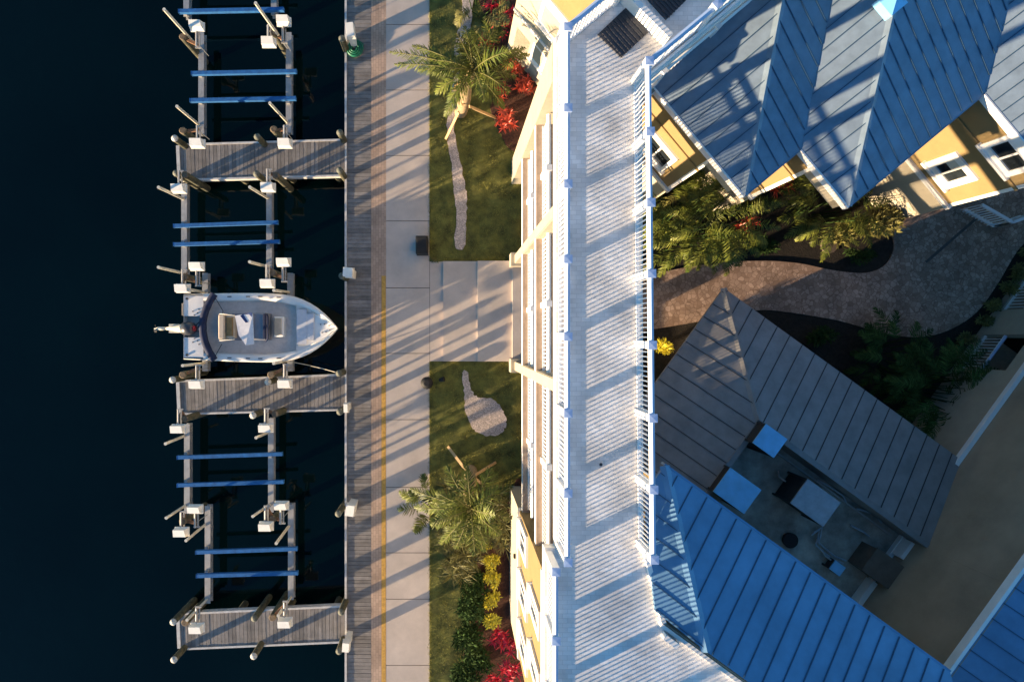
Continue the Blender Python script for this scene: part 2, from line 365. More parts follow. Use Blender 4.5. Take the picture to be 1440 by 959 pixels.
def dock_piling(px, py, label, z=.92, cap='pile_cap', r=.12):
    p = P(px, py, z)
    root = thing('dock_piling', label, 'piling', (p.x, p.y, ZW), 'short pilings along the finger piers')
    pile(p.x, p.y, z, r, root)
    part(MB().tube([(p.x, p.y, z), (p.x, p.y, z + .03), (p.x, p.y, z + .09)], [r * 1.02, r * 1.02, r * .3], 12), 'cap', cap, root)
W = [('topmost', 'top'), ('middle', 'middle'), ('lowest', 'bottom')]
for (px, py, lab) in (
    (246, 195, 'short piling with pale cap at the upper water end corner of the topmost finger pier'),
    (362, 193, 'dark short piling halfway along the upper edge of the topmost finger pier'),
    (478, 187, 'short piling where the upper edge of the topmost finger pier meets the boardwalk'),
    (248, 244, 'short piling at the lower water end corner of the topmost finger pier'),
    (361, 245, 'short piling halfway along the lower edge of the topmost finger pier'),
    (478, 240, 'short piling where the lower edge of the topmost finger pier meets the boardwalk'),
    (243, 534, 'short piling with pale cap at the upper water end corner of the middle finger pier'),
    (377, 537, 'white topped short piling halfway along the upper edge of the middle finger pier'),
    (477, 525, 'short piling where the upper edge of the middle finger pier meets the boardwalk'),
    (356, 584, 'white capped short piling halfway along the lower edge of the middle finger pier'),
    (478, 579, 'short piling where the lower edge of the middle finger pier meets the boardwalk'),
    (244, 874, 'white capped short piling at the upper water end corner of the lowest finger pier'),
    (358, 869, 'dark short piling halfway along the upper edge of the lowest finger pier'),
    (480, 860, 'short piling where the upper edge of the lowest finger pier meets the boardwalk'),
    (245, 927, 'white capped piling at the lower water end corner of the lowest finger pier'),
    (357, 922, 'white capped piling halfway along the lower edge of the lowest finger pier'),
    (477, 915, 'short piling where the lower edge of the lowest finger pier meets the boardwalk'),
    (481, 55, 'mossy piling beside the white pedestal and green hose at the boardwalk edge'),
    (481, 388, 'small dark piling beside the white pedestal above the docked boat bow'),
    (476, 722, 'rounded grey piling beside the white pedestal between the middle and lowest piers')):
    dock_piling(px, py, lab, cap='pile_cap' if ('white' in lab.split('halfway')[0].split('beside')[0] or 'pale cap' in lab) else 'pile_cap_dark')
# boat lift pilings with their motor boxes
rows = [  # left (pile px, boxes), right (pile, boxes): box = (px, py, side) side +1 above pile, -1 below
    ((257, 52), [(274, 34)], (386, 46), [(397, 27), (376, 57)], 'near the top edge, between the two topmost lifts'),
    ((257, 184), [(275, 200)], (385, 182), [(399, 200)], 'just above the topmost finger pier'),
    ((260, 246), [(249, 264)], (388, 247), [(375, 262)], 'just below the topmost finger pier'),
    ((260, 390), [(274, 374), (254, 405)], (384, 384), [(397, 368), (374, 398)], 'just above the docked boat'),
    ((257, 527), [(274, 541)], (381, 527), [(399, 540)], 'between the docked boat and the middle finger pier'),
    ((260, 589), [(248, 604)], (387, 582), [(372, 603)], 'just below the middle finger pier'),
    ((257, 733), [(272, 718), (252, 750)], (383, 730), [(394, 713), (372, 742)], 'between the two lower empty lifts'),
    ((260, 875), [(274, 886)], (383, 868), [(399, 878)], 'just above the lowest finger pier')]
def lift_piling(pp, boxes, label):
    z = 1.15; p = P(*pp, z)
    root = thing('lift_piling', label, 'piling', (p.x, p.y, ZW), 'lift pilings with white motor boxes')
    pile(p.x, p.y, z, .13, root)
    part(MB().tube([(p.x, p.y, z), (p.x, p.y, z + .04)], [.13, .10], 12), 'cap', 'pile_top', root)
    for (bx, by) in boxes:
        b = P(bx, by, 1.45); sg = 1 if b.y > p.y else -1
        w, l, h = .235, .145, .25
        sl = .05
        mb = MB(); z1 = 1.45; z0 = z1 - h
        mb.hexa([(b.x - w, b.y - l, z0), (b.x + w, b.y - l, z0), (b.x + w, b.y + l, z0), (b.x - w, b.y + l, z0),
                 (b.x - w + .02, b.y - l + .02 + (.04 if sg > 0 else 0), z1), (b.x + w - .02, b.y - l + .02 + (.04 if sg > 0 else 0), z1), (b.x + w - .06, b.y + l - .02, z1 + sl), (b.x - w + .02, b.y + l - .02, z1 + sl)])
        mb.box(b.x - w - .015, b.x + w + .015, b.y - l - .015, b.y + l + .015, z0 - .03, z0 + .03)
        bo = part(mb, 'motor_box', 'box_white', root)
        mb = MB(); dx = b.x - p.x
        y0 = b.y - sg * l; y1 = y0 - sg * .52
        for o in (-.08, .04):
            mb.bar((b.x + o - .02, y0, 1.08), (b.x + o - .02, y1, 1.08), .045)
        mb.bar((b.x - .13, y1, 1.08), (b.x + .09, y1, 1.08), .05)
        mb.tube([(b.x - .04, y0 + sg * .05, 1.20), (b.x - .04, y1, 1.20)], .035, 8)
        ex = MB(); ex.bar((b.x - .02, y1 + sg * .1, 1.02), (p.x, p.y, 1.02), .10, .08)
        part(mb, 'winch_frame', 'alu', root); part(ex, 'bracket', 'rust', root)
        cb = MB(); cb.tube([(b.x - .04, y1 + sg * .15, 1.18), (b.x - .04, y1 + sg * .15, .02)], .012, 5); part(cb, 'cable', 'alu', root)
for (lp, lb, rp, rb, where) in rows:
    lift_piling(lp, lb, 'outer lift piling with white motor box, ' + where)
    lift_piling(rp, rb, 'inner lift piling with white motor box, ' + where)
# boat lifts
def boat_lift(label, beams, bunks, poles, zb=-.08):
    cx = sum(b[0] for b in beams) / 2; cy = sum(b[1] + b[2] for b in beams) / 4
    c = P(cx, cy); root = thing('boat_lift', label, 'boat lift', (c.x, c.y, zb), 'boat lifts between the finger piers')
    for (x, ya, yb) in beams:
        a = P(x, ya, zb); b = P(x, yb, zb); mb = MB()
        a.x = b.x = (a.x + b.x) / 2
        for zz, w, h in ((zb, .21, .025), (zb - .12, .035, .23), (zb - .25, .21, .025)):
            mb.box(a.x - w / 2, a.x + w / 2, b.y, a.y, zz - h / 2, zz + h / 2)
        for k in range(3):
            yy = lerp(a.y, b.y, (.08, .5, .92)[k]); mb.box(a.x - .1, a.x + .1, yy - .01, yy + .01, zb - .24, zb - .013)
        part(mb, 'cradle_beam', 'alu', root)
    for (xa, xb, ya, yb) in bunks:
        z = zb + .20; a = P(xa, ya, z); b = P(xb, yb, z)
        mb = MB(); mb.bar(a, b, .13, .16)
        for t in (.0, 1.0):
            g = a.lerp(b, t); 
            mb.bar(g, g + (b - a).normalized() * (.01 if t else -.01), .15, .17)
        bo = part(mb, 'bunk', 'bunk_blue', root)
        for (x, _, _) in beams:
            gx = P(x, ya, zb).x; mb = MB()
            mb.box(gx - .06, gx + .06, a.lerp(b, .5).y - .11, a.lerp(b, .5).y + .11, zb + .013, zb + .13)
            part(mb, 'bracket', 'alu', root, bo)
    for (tx, ty, bx, by, zt) in poles:
        b = P(bx, by, zb); t = P(tx, ty, zt)
        t = Vector((lerp(b.x, t.x, .8), lerp(b.y, t.y, .8), zt))
        part(MB().tube([b, t], .05, 10).tube([t, t + Vector((0, 0, .02))], .055, 10), 'guide_pole', 'pvc', root)
def autoz(tx, ty, bx, by, zb=-.08):
    r0 = math.hypot(bx - NX, by - NY); r1 = math.hypot(tx - NX, ty - NY)
    return (tx, ty, bx, by, HC - (HC - zb) * r0 / r1)
PZ = lambda *a: [autoz(*q) for q in a]
boat_lift('empty boat lift cut off by the top edge, only one blue bunk showing', [(262, -110, 24), (385, -110, 22)], [(252, 399, 17, 14), (252, 399, -30, -33)], [])
boat_lift('empty boat lift with two blue bunks, just above the topmost finger pier', [(283, 46, 189), (406, 46, 187)], [(270, 417, 104, 101), (268, 416, 142, 139)], PZ((231, 14, 280, 69), (358, 6, 404, 68), (249, 150, 280, 176), (379, 146, 404, 172)))
boat_lift('empty boat lift with close set blue bunks, between the topmost pier and the docked boat', [(259, 258, 387), (378.5, 256, 385)], [(245, 391, 318, 313), (245, 393, 344, 340)], PZ((223, 264, 258, 280), (351, 264, 377, 279), (223, 376, 253, 383), (351, 369, 376, 375)))
boat_lift('boat lift carrying the white centre console boat, its blue bunks hidden under the hull', [(288.5, 384, 522), (408, 384, 522)], [(278, 420, 449, 446), (278, 420, 474, 471)], PZ((265, 407, 287, 411), (385, 409, 406, 411), (257, 514, 287, 511), (385, 511, 406, 507)))
boat_lift('empty boat lift with two widely set blue bunks, just below the middle finger pier', [(263, 596, 722), (381, 588, 720)], [(250, 397, 643, 638), (250, 399, 682, 677)], PZ((233, 624, 259, 613), (360, 615, 379, 607), (234, 728, 260, 711), (355, 725, 379, 709)))
boat_lift('empty boat lift with two blue bunks, just above the lowest finger pier', [(292, 711, 848), (409, 709, 843)], [(276, 418, 776, 771), (277, 419, 809, 805)], PZ((262, 760, 288, 738), (389, 764, 406, 740), (263, 871, 291, 843), (391, 865, 409, 839)))
# rope, pedestals, hose
mb = MB(); a = P(411, 509, .3); b = P(474, 524, .5); mb.tube([a.lerp(b, t) - Vector((0, 0, .25 * math.sin(math.pi * t))) for t in [i / 8 for i in range(9)]], .014, 6)
tag(mb.build('mooring_rope', 'rope'), 'thin pale mooring rope slung from the boat lift to the middle finger pier', 'rope')
def pedestal(px, py, label, w=.24, d=.30, rot=0.0):
    p = P(px, py, 1.0); root = thing('power_pedestal', label, 'power pedestal', (p.x, p.y, 0), 'white dock pedestals along the boardwalk edge')
    def rt(x, y): return (p.x + x * math.cos(rot) - y * math.sin(rot), p.y + x * math.sin(rot) + y * math.cos(rot))
    def hx(x0, x1, y0, y1, z0, z1, sl=0, inset=0):
        c = [(*rt(x, y), z0) for x, y in ((x0, y0), (x1, y0), (x1, y1), (x0, y1))]
        c += [(*rt(x, y), z1 + (sl if y == y1 - inset else 0)) for x, y in ((x0 + inset, y0 + inset), (x1 - inset, y0 + inset), (x1 - inset, y1 - inset), (x0 + inset, y1 - inset))]
        return c
    part(MB().hexa(hx(-w / 2, w / 2, -d / 2, d / 2, 0, .78)), 'cabinet', 'box_white', root)
    part(MB().hexa(hx(-w / 2 - .05, w / 2 + .05, -d / 2 - .05, d / 2 + .05, .785, 1.0, .06, .03)), 'hood', 'box_white', root)
    part(MB().hexa(hx(-w / 2 - .03, -w / 2 - .005, -d / 4, d / 4, .3, .65)), 'socket_panel', 'grey_vinyl', root)
pedestal(492, 42, 'white dock pedestal at the boardwalk edge beside the coiled green hose', .22, .42, .12)
pedestal(489, 383, 'white dock pedestal at the boardwalk edge just above the docked boat bow', .30, .28, -.1)
pedestal(492, 718, 'white dock pedestal at the boardwalk edge between the middle and lowest piers', .26, .36, -.15)
pedestal(486, 910, 'pale grey dock pedestal at the boardwalk edge below the lowest finger pier', .2, .3, -.1)
pedestal(486, 574, 'narrow white post light at the corner of the boardwalk and the middle finger pier', .10, .26, 0)
mb = MB(); c = P(499, 70, .05)
sp = []
for i in range(181):
    t = i / 180; a = t * 2 * math.pi * 9; r = .09 + .21 * abs(((t * 3) % 2) - 1)
    sp.append((c.x + r * math.cos(a) + .008 * math.sin(3 * a), c.y + r * math.sin(a), .03 + .12 * t))
mb.tube(sp, .026, 6)
mb.tube([(c.x + .25, c.y, .1), (c.x + .32, c.y + .2, .05), (c.x + .12, c.y + .34, .04), (c.x - .1, c.y + .4, .04)], .022, 6)
tag(mb.build('garden_hose', 'hose_green'), 'green garden hose coiled on the boardwalk beside a white pedestal', 'hose')
# ================================================================== BUILDINGS
ZD = 10.2                                          # roof deck
def window(root, O, d, n, u0, u1, z0, z1, off=0.0, fw=.10, mull=1, blind=0.0, sill=True):
    """framed window standing on the wall plane through O (direction d, outward normal n)"""
    m = MB(); a, b = off - .03, off + .07
    m.fbox(O, d, n, u0, u0 + fw, a, b, z0, z1); m.fbox(O, d, n, u1 - fw, u1, a, b, z0, z1)
    m.fbox(O, d, n, u0 + fw, u1 - fw, a, b - .003, z1 - fw, z1); m.fbox(O, d, n, u0 + fw, u1 - fw, a, b - .003, z0, z0 + fw)
    for k in range(mull):
        uu = lerp(u0, u1, (k + 1) / (mull + 1)); m.fbox(O, d, n, uu - .03, uu + .03, a, b - .02, z0 + fw, z1 - fw)
    w = part(m, 'window', 'white_paint', root)
    part(MB().fbox(O, d, n, u0 + fw, u1 - fw, a + .005, off + .02, z0 + fw, z1 - fw), 'pane', 'glass', root, w)
    if blind: part(MB().fbox(O, d, n, u0 + fw, lerp(u0, u1, .48) if mull == 1 and blind < 0 else u1 - fw, off + .021, off + .026, lerp(z1, z0, abs(blind)), z1 - fw), 'blind', 'blind', root, w)
    if sill: part(MB().fbox(O, d, n, u0 - .06, u1 + .06, off + .001, off + .14, z0 - .09, z0 - .002), 'sill', 'white_paint', root, w)
    return w
CAPH = .045
def railing(root, pts, ts_posts, z0, h=1.0, sp=.10, name='railing', caps=True, kick=.042):
    """pts: two plan points; ts_posts: distances of the posts from the first point"""
    a, b = Vector(pts[0]), Vector(pts[1]); L = (b - a).length; d = (b - a) / L; n = Vector((-d.y, d.x))
    z1 = z0 + h
    m = MB()
    # top rail with a ridged cap
    w = .055
    sec = [(-w, z1 - .07), (w, z1 - .07), (w, z1 - .02), (0, z1 - .02 + CAPH), (-w, z1 - .02)]
    vs = []
    for u in (0, L):
        for (o, z) in sec: vs.append((a.x + d.x * u + n.x * o, a.y + d.y * u + n.y * o, z))
    k = len(sec)
    fc = [(i, i + k, (i + 1) % k + k, (i + 1) % k) for i in range(k)]
    m.add(vs, [tuple(range(k)), tuple(range(2 * k - 1, k - 1, -1))] + [f for i, f in enumerate(fc) if i not in (2, 3)])
    m.add(vs, [fc[2], fc[3]], mi=1 if caps else 0)
    r = part(m, name, ['white_vinyl', 'rail_cap'], root)
    part(MB().fbox(a, d, n, 0, L, -.035, .035, z0 + kick - .025, z0 + kick + .025), 'bottom_rail', 'white_vinyl', root, r)
    m = MB(); nb = int(L / sp)
    for i in range(1, nb):
        u = i * L / nb
        if any(abs(u - t) < .09 for t in ts_posts): continue
        m.fbox(a, d, n, u - .0115, u + .0115, -.0115, .0115, z0 + kick + .025, z1 - .07)
    part(m, 'balusters', 'white_vinyl', root, r)
    for t in ts_posts:
        m = MB(); q = a + d * t; w = .075
        m.fbox(q, d, n, -w, w, -w, w, z0, z1 + .06)
        if caps:
            c = .085
            base = [(q.x + d.x * x + n.x * y, q.y + d.y * x + n.y * y, z1 + .061) for x, y in ((-c, -c), (c, -c), (c, c), (-c, c))]
            top = [(v[0], v[1], z1 + .082) for v in base]
            m.hexa(base + top, mi=1); m.add(top + [(q.x, q.y, z1 + .088)], [(0, 1, 4), (1, 2, 4), (2, 3, 4), (3, 0, 4)], mi=1)
        part(m, 'post', ['white_vinyl', 'rail_cap'], root, r)
    return r
def clip_line(poly, p, d):
    """parameter intervals of the plan line p + d*t inside poly"""
    ts = []
    n = len(poly)
    for i in range(n):
        a, b = poly[i], poly[(i + 1) % n]; e = (b[0] - a[0], b[1] - a[1])
        den = d[0] * e[1] - d[1] * e[0]
        if abs(den) < 1e-9: continue
        t = ((a[0] - p[0]) * e[1] - (a[1] - p[1]) * e[0]) / den
        s = ((a[0] - p[0]) * d[1] - (a[1] - p[1]) * d[0]) / den
        if 0 <= s < 1: ts.append(t)
    ts.sort(); return [(ts[i], ts[i + 1]) for i in range(0, len(ts) - 1, 2)]
def roof_plane(root, poly, zf, up, mats, sp=.48, thick=.10, off=0.0, name='roof_plane', hips=()):
    """metal roof plane over the plan polygon, with standing seams along up"""
    m = MB(); n = len(poly)
    a = sum(poly[i][0] * poly[(i + 1) % n][1] - poly[(i + 1) % n][0] * poly[i][1] for i in range(n))
    if a < 0: poly = poly[::-1]
    vs = [(p[0], p[1], zf(p)) for p in poly] + [(p[0], p[1], zf(p) - thick) for p in poly]
    m.add(vs, [tuple(range(n)), tuple(range(2 * n - 1, n - 1, -1))] + [(i, i + n, (i + 1) % n + n, (i + 1) % n) for i in range(n)])
    al = Vector((up[1], -up[0]))
    pr = [p[0] * al[0] + p[1] * al[1] for p in poly]
    k0 = math.ceil((min(pr) - off) / sp)
    while k0 * sp + off < max(pr):
        c = k0 * sp + off; k0 += 1
        for (t0, t1) in clip_line(poly, (al[0] * c, al[1] * c), up):
            if t1 - t0 < .1: continue
            t0 += .015; t1 -= .02
            q0 = (al[0] * c + up[0] * t0, al[1] * c + up[1] * t0); q1 = (al[0] * c + up[0] * t1, al[1] * c + up[1] * t1)
            m.bar((q0[0], q0[1], zf(q0) + .008), (q1[0], q1[1], zf(q1) + .007), .020, .028, mi=1)
    return part(m, name, mats, root)
def ridge_cap(root, p, q, zf, mats, w=.11, name='ridge_cap', dz=.03):
    p = Vector((p[0], p[1], zf(p) + dz)); q = Vector((q[0], q[1], zf(q) + dz))
    d = (q - p).normalized(); a = d.cross(Vector((0, 0, 1))).normalized() * w
    m = MB(); lo = Vector((0, 0, -.055)); up = Vector((0, 0, .008))
    m.add([p - a + lo, p + up, p + a + lo, q - a + lo, q + up, q + a + lo], [(0, 3, 4, 1), (1, 4, 5, 2), (0, 1, 2), (5, 4, 3), (0, 2, 5, 3)])
    return part(m, name, mats, root)
def pl(o, *ks):
    r = Vector((o[0], o[1]))
    for (v, k) in ks: r = r + Vector(v[:2]) * k
    return r

# ---------------------------------------------------------------- gallery building: open galleries, roof deck
XF = 2.24; YN = 6.45; YS = -4.58
Q0 = Vector((XF, YN)); SE1 = Vector((4.0, 5.45)); DL = 9.0
gal = thing('gallery_building', 'long white building with open railed galleries under a pale roof deck, right of the lawn', 'building', (3.1, .5, 0))
SWB = Vector((2.0, YS)); SWC = Vector((2.0, -10.6)); DR = Vector((4.55, -6.16))
deck_poly = [Q0, Vector((XF, YS)), SWB, SWC, pl(SWC, (U2, 9)), pl(DR, (U2, 8)), DR, Vector((4.15, YS)), SE1 + Vector((.12, -.05)), pl(SE1, (E1, DL), (E2, .08)), pl(Q0, (E1, DL))]
part(MB().prism(deck_poly, ZD - .30, ZD - .012), 'roof_slab', 'white_paint', gal)
def inset_poly(poly, d):
    n = len(poly); a = sum(poly[i][0] * poly[(i + 1) % n][1] - poly[(i + 1) % n][0] * poly[i][1] for i in range(n)); s = 1 if a > 0 else -1
    out = []
    for i in range(n):
        p0, p1, p2_ = Vector(poly[i - 1]), Vector(poly[i]), Vector(poly[(i + 1) % n])
        d1 = (p1 - p0).normalized(); d2 = (p2_ - p1).normalized()
        n1 = Vector((-d1.y, d1.x)) * s; n2 = Vector((-d2.y, d2.x)) * s
        b = n1 + n2; b = b / max(.3, b.dot(n1)) if b.length > 1e-6 else n1
        out.append(p1 + b * d)
    return out
part(MB().prism(inset_poly(deck_poly, .02), ZD - .05, ZD), 'deck_floor', 'deck_tile', gal)
for (za, y0, y1) in ((3.6, YS - 1.0, YN), (6.9, YS - 1.0, YN)):
    poly = [Vector((XF, y0)), Vector((4.15, y0)), SE1 + Vector((.12, -.05)), pl(SE1, (E1, DL), (E2, .08)), pl(Q0, (E1, DL)), Q0]
    part(MB().prism(poly, za - .28, za - .02), 'floor_slab', 'white_paint', gal)
    part(MB().prism(inset_poly(poly, .012), za - .1, za), 'gallery_floor', 'tan_floor', gal)
XR = 4.06
# roof railings
XL = 2.33
railing(gal, [(XL, YS), (XL, 6.2)], [y - YS for y in (YS + .05, -3.15, -1.55, -.02, 1.53, 3.03, 4.55, 6.17)], ZD)
railing(gal, [(XR, YS + .02), (XR - .10, 5.5)], [y - YS for y in (YS + .08, -3.1, -1.67, -.21, 1.22, 2.64, 4.06, 5.47)], ZD)
railing(gal, [(2.09, -10.5), (2.09, YS - .12)], [.08, 1.55, 3.0, 4.4, 5.78], ZD)
qn = Vector((XL, 6.2)); railing(gal, [pl(qn, (E1, .02)), pl(qn, (E1, 8))], [1.5, 3, 4.5, 6, 7.5], ZD)
qs = Vector((XR - .10, 5.5)); railing(gal, [pl(qs, (E1, .02)), pl(qs, (E1, 8))], [1.75, 3.5, 5.2, 6.9], ZD)
# solid kick board outside the NE rail and low kerb round the lower wing
part(MB().fbox(qs, E1, E2, .08, 8, .07, .13, ZD - .3, ZD + .06), 'parapet', 'white_paint', gal)
m = MB(); k0 = Vector((4.16, YS - .05)); dk = unit(DR.x - k0.x, DR.y - k0.y)
m.fbox(k0, dk, (-dk.y, dk.x), 0, (DR - k0).length, -.05, .05, ZD - .3, ZD + .13)
m.fbox(DR, U2, V2, -.03, 8, -.10, -.02, ZD - .3, ZD + .14)
part(m, 'kerb', 'white_paint', gal)
m = MB(); c = P2(938, 895, ZD); m.fbox(c, U2, V2, -.14, .22, -.06, .06, ZD, ZD + .20); part(m, 'vent_upstand', 'white_paint', gal)
# low wall across the upper wing, dark panels set in the deck
wa, wb = P2(890, 0, ZD + .35), P2(945, 55, ZD + .35)
dwl = (wb - wa).normalized(); 
part(MB().fbox(pl(wa, (dwl, -.6)), dwl, (-dwl.y, dwl.x), 0, (wb - wa).length + .55, -.06, .06, ZD, ZD + .42), 'cross_wall', 'white_paint', gal)
for pts in ([(880, 12), (911, 47), (873, 82), (840, 50)], [(937, -40), (970, -4), (936, 29), (904, -6)]):
    q = [P2(*p_, ZD) for p_ in pts]
    m = MB(); m.prism(q, ZD - .01, ZD + .035)
    d1 = q[1] - q[0]; d2 = q[3] - q[0]
    for k in range(1, 9):
        s_ = q[0] + d2 * (k / 9); e_ = s_ + d1
        m.bar((s_.x, s_.y, ZD + .04), (e_.x, e_.y, ZD + .04), .02, .02, mi=0)
    part(m, 'dark_panel', 'dark_panel', gal)
for (x_, y_) in ((845, 653),):
    c = P2(x_, y_, ZD); m = MB(); m.tube([(c.x, c.y, ZD - .01), (c.x, c.y, ZD + .006)], .035, 12); part(m, 'deck_drain', 'grey_seam', gal)
# gallery railings and columns
for z in (3.6, 6.9):
    railing(gal, [(XF + .20, YS - .9), (XF + .20, 5.55)], [y - (YS - .9) for y in (-3.3, -1.08, .8, 2.72, 4.2)], z, caps=False)
    railing(gal, [(XR, YS - .9), (XR, 5.4)], [y - (YS - .9) for y in (-3.1, -1.67, -.21, 1.22, 2.64, 4.06)], z, caps=False)
    railing(gal, [pl(qs, (E1, .02)), pl(qs, (E1, 8))], [1.75, 3.5, 5.2, 6.9], z, caps=False)
for y in (2.72, -1.08):
    m = MB()
    for (za, zb) in ((.46, 3.32), (3.6, 6.62), (6.9, 9.9)):
        m.box(XF + .01, XF + .30, y - .15, y + .15, za + .002, zb - .002)
    m.box(XF - .012, XF + .02, y - .13, y + .13, 3.3, 9.95)
    part(m, 'column', 'cream_stucco', gal)
    part(MB().box(XF - .12, XF + .45, y - .24, y + .24, -.1, .92), 'pedestal', 'cream_stucco', gal)
for y in (-4.0, -.2, 2.7, 5.2):
    m = MB()
    for (za, zb) in ((.0, 3.32), (3.6, 6.62), (6.9, 9.9)): m.box(XR - .08, XR + .12, y - .12, y + .12, za + .002, zb - .002)
    part(m, 'column', 'cream_stucco', gal)
# end pier of the galleries at the upper corner
m = MB(); m.box(XF - .02, XF + .5, 5.6, YN, -.1, ZD - .302); part(m, 'end_pier', 'cream_stucco', gal)

# ---------------------------------------------------------------- yellow block at the lower end
yb = thing('yellow_block', 'yellow stucco block with white framed windows below the galleries, facing the dark shrub bed', 'building', (3.0, -8, 0))
XB = 2.14; ya, yc = -5.55, -10.3
poly = [(XB, ya), (XB, yc), pl((XB, yc), (U2, 8)), pl((4.3, -6.3), (U2, 7)), (4.25, -6.2), (4.1, ya)]
part(MB().prism(poly, -.1, 3.25), 'ground_floor_wall', 'cream_stucco', yb)
part(MB().prism(inset_poly(poly, .03), 3.25, 8.75), 'wall', 'yellow_stucco', yb)
part(MB().prism(inset_poly(poly, -.03), 3.2, 3.36), 'belt_course', 'white_paint', yb)
part(MB().prism(inset_poly(poly, -.02), 8.75, ZD - .302), 'frieze', 'white_paint', yb)
O = (XB + .03, 0); d_ = (0, 1); n_ = (-1, 0)
for y in (-6.15, -7.7, -9.25):
    window(yb, O, d_, n_, y - .45, y + .45, 3.95, 5.7, blind=.45, fw=.17)
for y in (-7.05, -8.55, -9.9):
    window(yb, O, d_, n_, y - .36, y + .36, 6.7, 8.45, blind=.45, fw=.17)
part(MB().fbox(O, d_, n_, -7.42, -7.30, .031, .10, 2.3, 2.45), 'wall_lamp', 'black_plastic', yb)

# ---------------------------------------------------------------- upper tooth wall with the dark window
ub = thing('corner_block', 'sunlit cream corner block with one big dark window, at the top beside the red plants', 'building', (3.5, 9.5, 0))
W0 = Vector((2.05, 10.58)); NE1 = -E1
poly = [W0, pl(W0, (E2, 3.1)), pl(W0, (E2, 3.1), (E1, 6)), pl(W0, (E1, 6))]
part(MB().prism(poly, -.1, 5.3), 'ground_floor_wall', 'cream_stucco', ub)
part(MB().prism(inset_poly(poly, .03), 5.3, 9.88), 'wall', 'yellow_stucco', ub)
part(MB().prism(inset_poly(poly, -.03), 2.95, 3.1), 'belt_course', 'white_paint', ub)
part(MB().prism(inset_poly(poly, -.02), 5.25, 5.5), 'belt_course', 'white_paint', ub)
O = pl(W0, (E1, .03))
window(ub, O, E2, NE1, .98, 1.96, 3.85, 5.15, off=-.03, fw=.13, mull=0)
window(ub, O, E2, NE1, 1.08, 1.76, 1.35, 2.5, off=-.03, fw=.11, mull=0)
window(ub, O, E2, NE1, .2, .95, 6.2, 7.5, fw=.09)
part(MB().fbox(O, E2, NE1, .25, .95, .001, .03, .1, 2.2), 'shutter_panel', 'blind', ub)

# ---------------------------------------------------------------- house with the zigzag blue roof (upper right)
ZE = 6.9; PI_ = .345
A = P2(1047, 275, ZE); A = Vector(A)
def ab(a, b): return A + E1 * a - E2 * b
def co(p):
    q = Vector((p[0], p[1])) - A; return q.dot(E1), -q.dot(E2)
a2 = (P2(1127, 210, ZE) - A).dot(E1); b2 = (P2(1197, 287, ZE) - A).dot(E2)            # how far the second tip reaches along E2
a3 = (P2(1380, 125, ZE) - A).dot(E1)
hs = thing('zigzag_roof_house', 'yellow house under a zigzag blue metal hip roof striped by railing shadows, upper right', 'building', (*ab(4, 3), 0))
BT = 4.3                                             # height of the roof in plan distance from the lowest eave
H1 = min(5.2, 5.2)
LL = 5.0                                             # length of the left eave
z_L1 = lambda p: ZE + PI_ * co(p)[0]
z_S1 = lambda p: ZE + PI_ * co(p)[1]
z_L2 = lambda p: ZE + PI_ * (co(p)[0] - a2)
z_S2 = lambda p: ZE + PI_ * (co(p)[1] + b2)
z_L3 = lambda p: ZE + PI_ * (co(p)[0] - a3)
bm = ['blue_roof', 'roof_seam']
T = 4.0; T2 = 3.75
roof_plane(hs, [ab(0, 0), ab(T, T), ab(T, 8.0), ab(0, 5.4)], z_L1, E1, bm, off=.1, sp=.36)
roof_plane(hs, [ab(0, 0), ab(a2, 0), ab(a2 + T, T), ab(T, T)], z_S1, -E2, bm, off=.2, sp=.36)
roof_plane(hs, [ab(a2, 0), ab(a2, -b2), ab(a2 + T2, -b2 + T2), ab(a2 + T2, T2)], z_L2, E1, bm, off=.1, sp=.36)
roof_plane(hs, [ab(a2, -b2), ab(a3, -b2), ab(a3 + T2, -b2 + T2), ab(a2 + T2, -b2 + T2)], z_S2, -E2, bm, off=.2, sp=.36)
roof_plane(hs, [ab(a3, -b2), ab(a3, -6.6), ab(a3 + 6, -.6), ab(a3 + T2 + 2.2, T2 - b2 + .1), ab(a3 + T2, -b2 + T2)], z_L3, E1, bm, off=.1, sp=.36)
ridge_cap(hs, ab(0, 0), ab(T, T), z_L1, 'blue_roof'); ridge_cap(hs, ab(a2, -b2), ab(a2 + T2, -b2 + T2), z_L2, 'blue_roof')
# the back of the roof falls away beyond its ridge
zr = ZE + PI_ * T2
m = MB(); f1 = ab(a2 + T2, -b2 + T2); f2 = ab(a3 + T2, -b2 + T2); f3 = pl(f2, (E2, -5)); f4 = pl(f1, (E2, -5))
m.add([(*f1, zr), (*f2, zr), (*f3, zr - .3), (*f4, zr - .3)], [(0, 1, 2, 3)]); part(m, 'roof_plane', 'blue_roof', hs)
fin = P(1256, 2, 8.35); m = MB(); m.fbox(fin.xy, E1, E2, -.26, .26, -.26, .26, zr - .1, zr + .16); m.add([(*pl(fin, (E1, .26), (E2, .26)), zr + .16), (*pl(fin, (E1, -.26), (E2, .26)), zr + .16), (*pl(fin, (E1, -.26), (E2, -.26)), zr + .16), (*pl(fin, (E1, .26), (E2, -.26)), zr + .16), (fin.x, fin.y, zr + .30)], [(0, 1, 4), (1, 2, 4), (2, 3, 4), (3, 0, 4)]); part(m, 'roof_vent', 'ac_blue', hs)
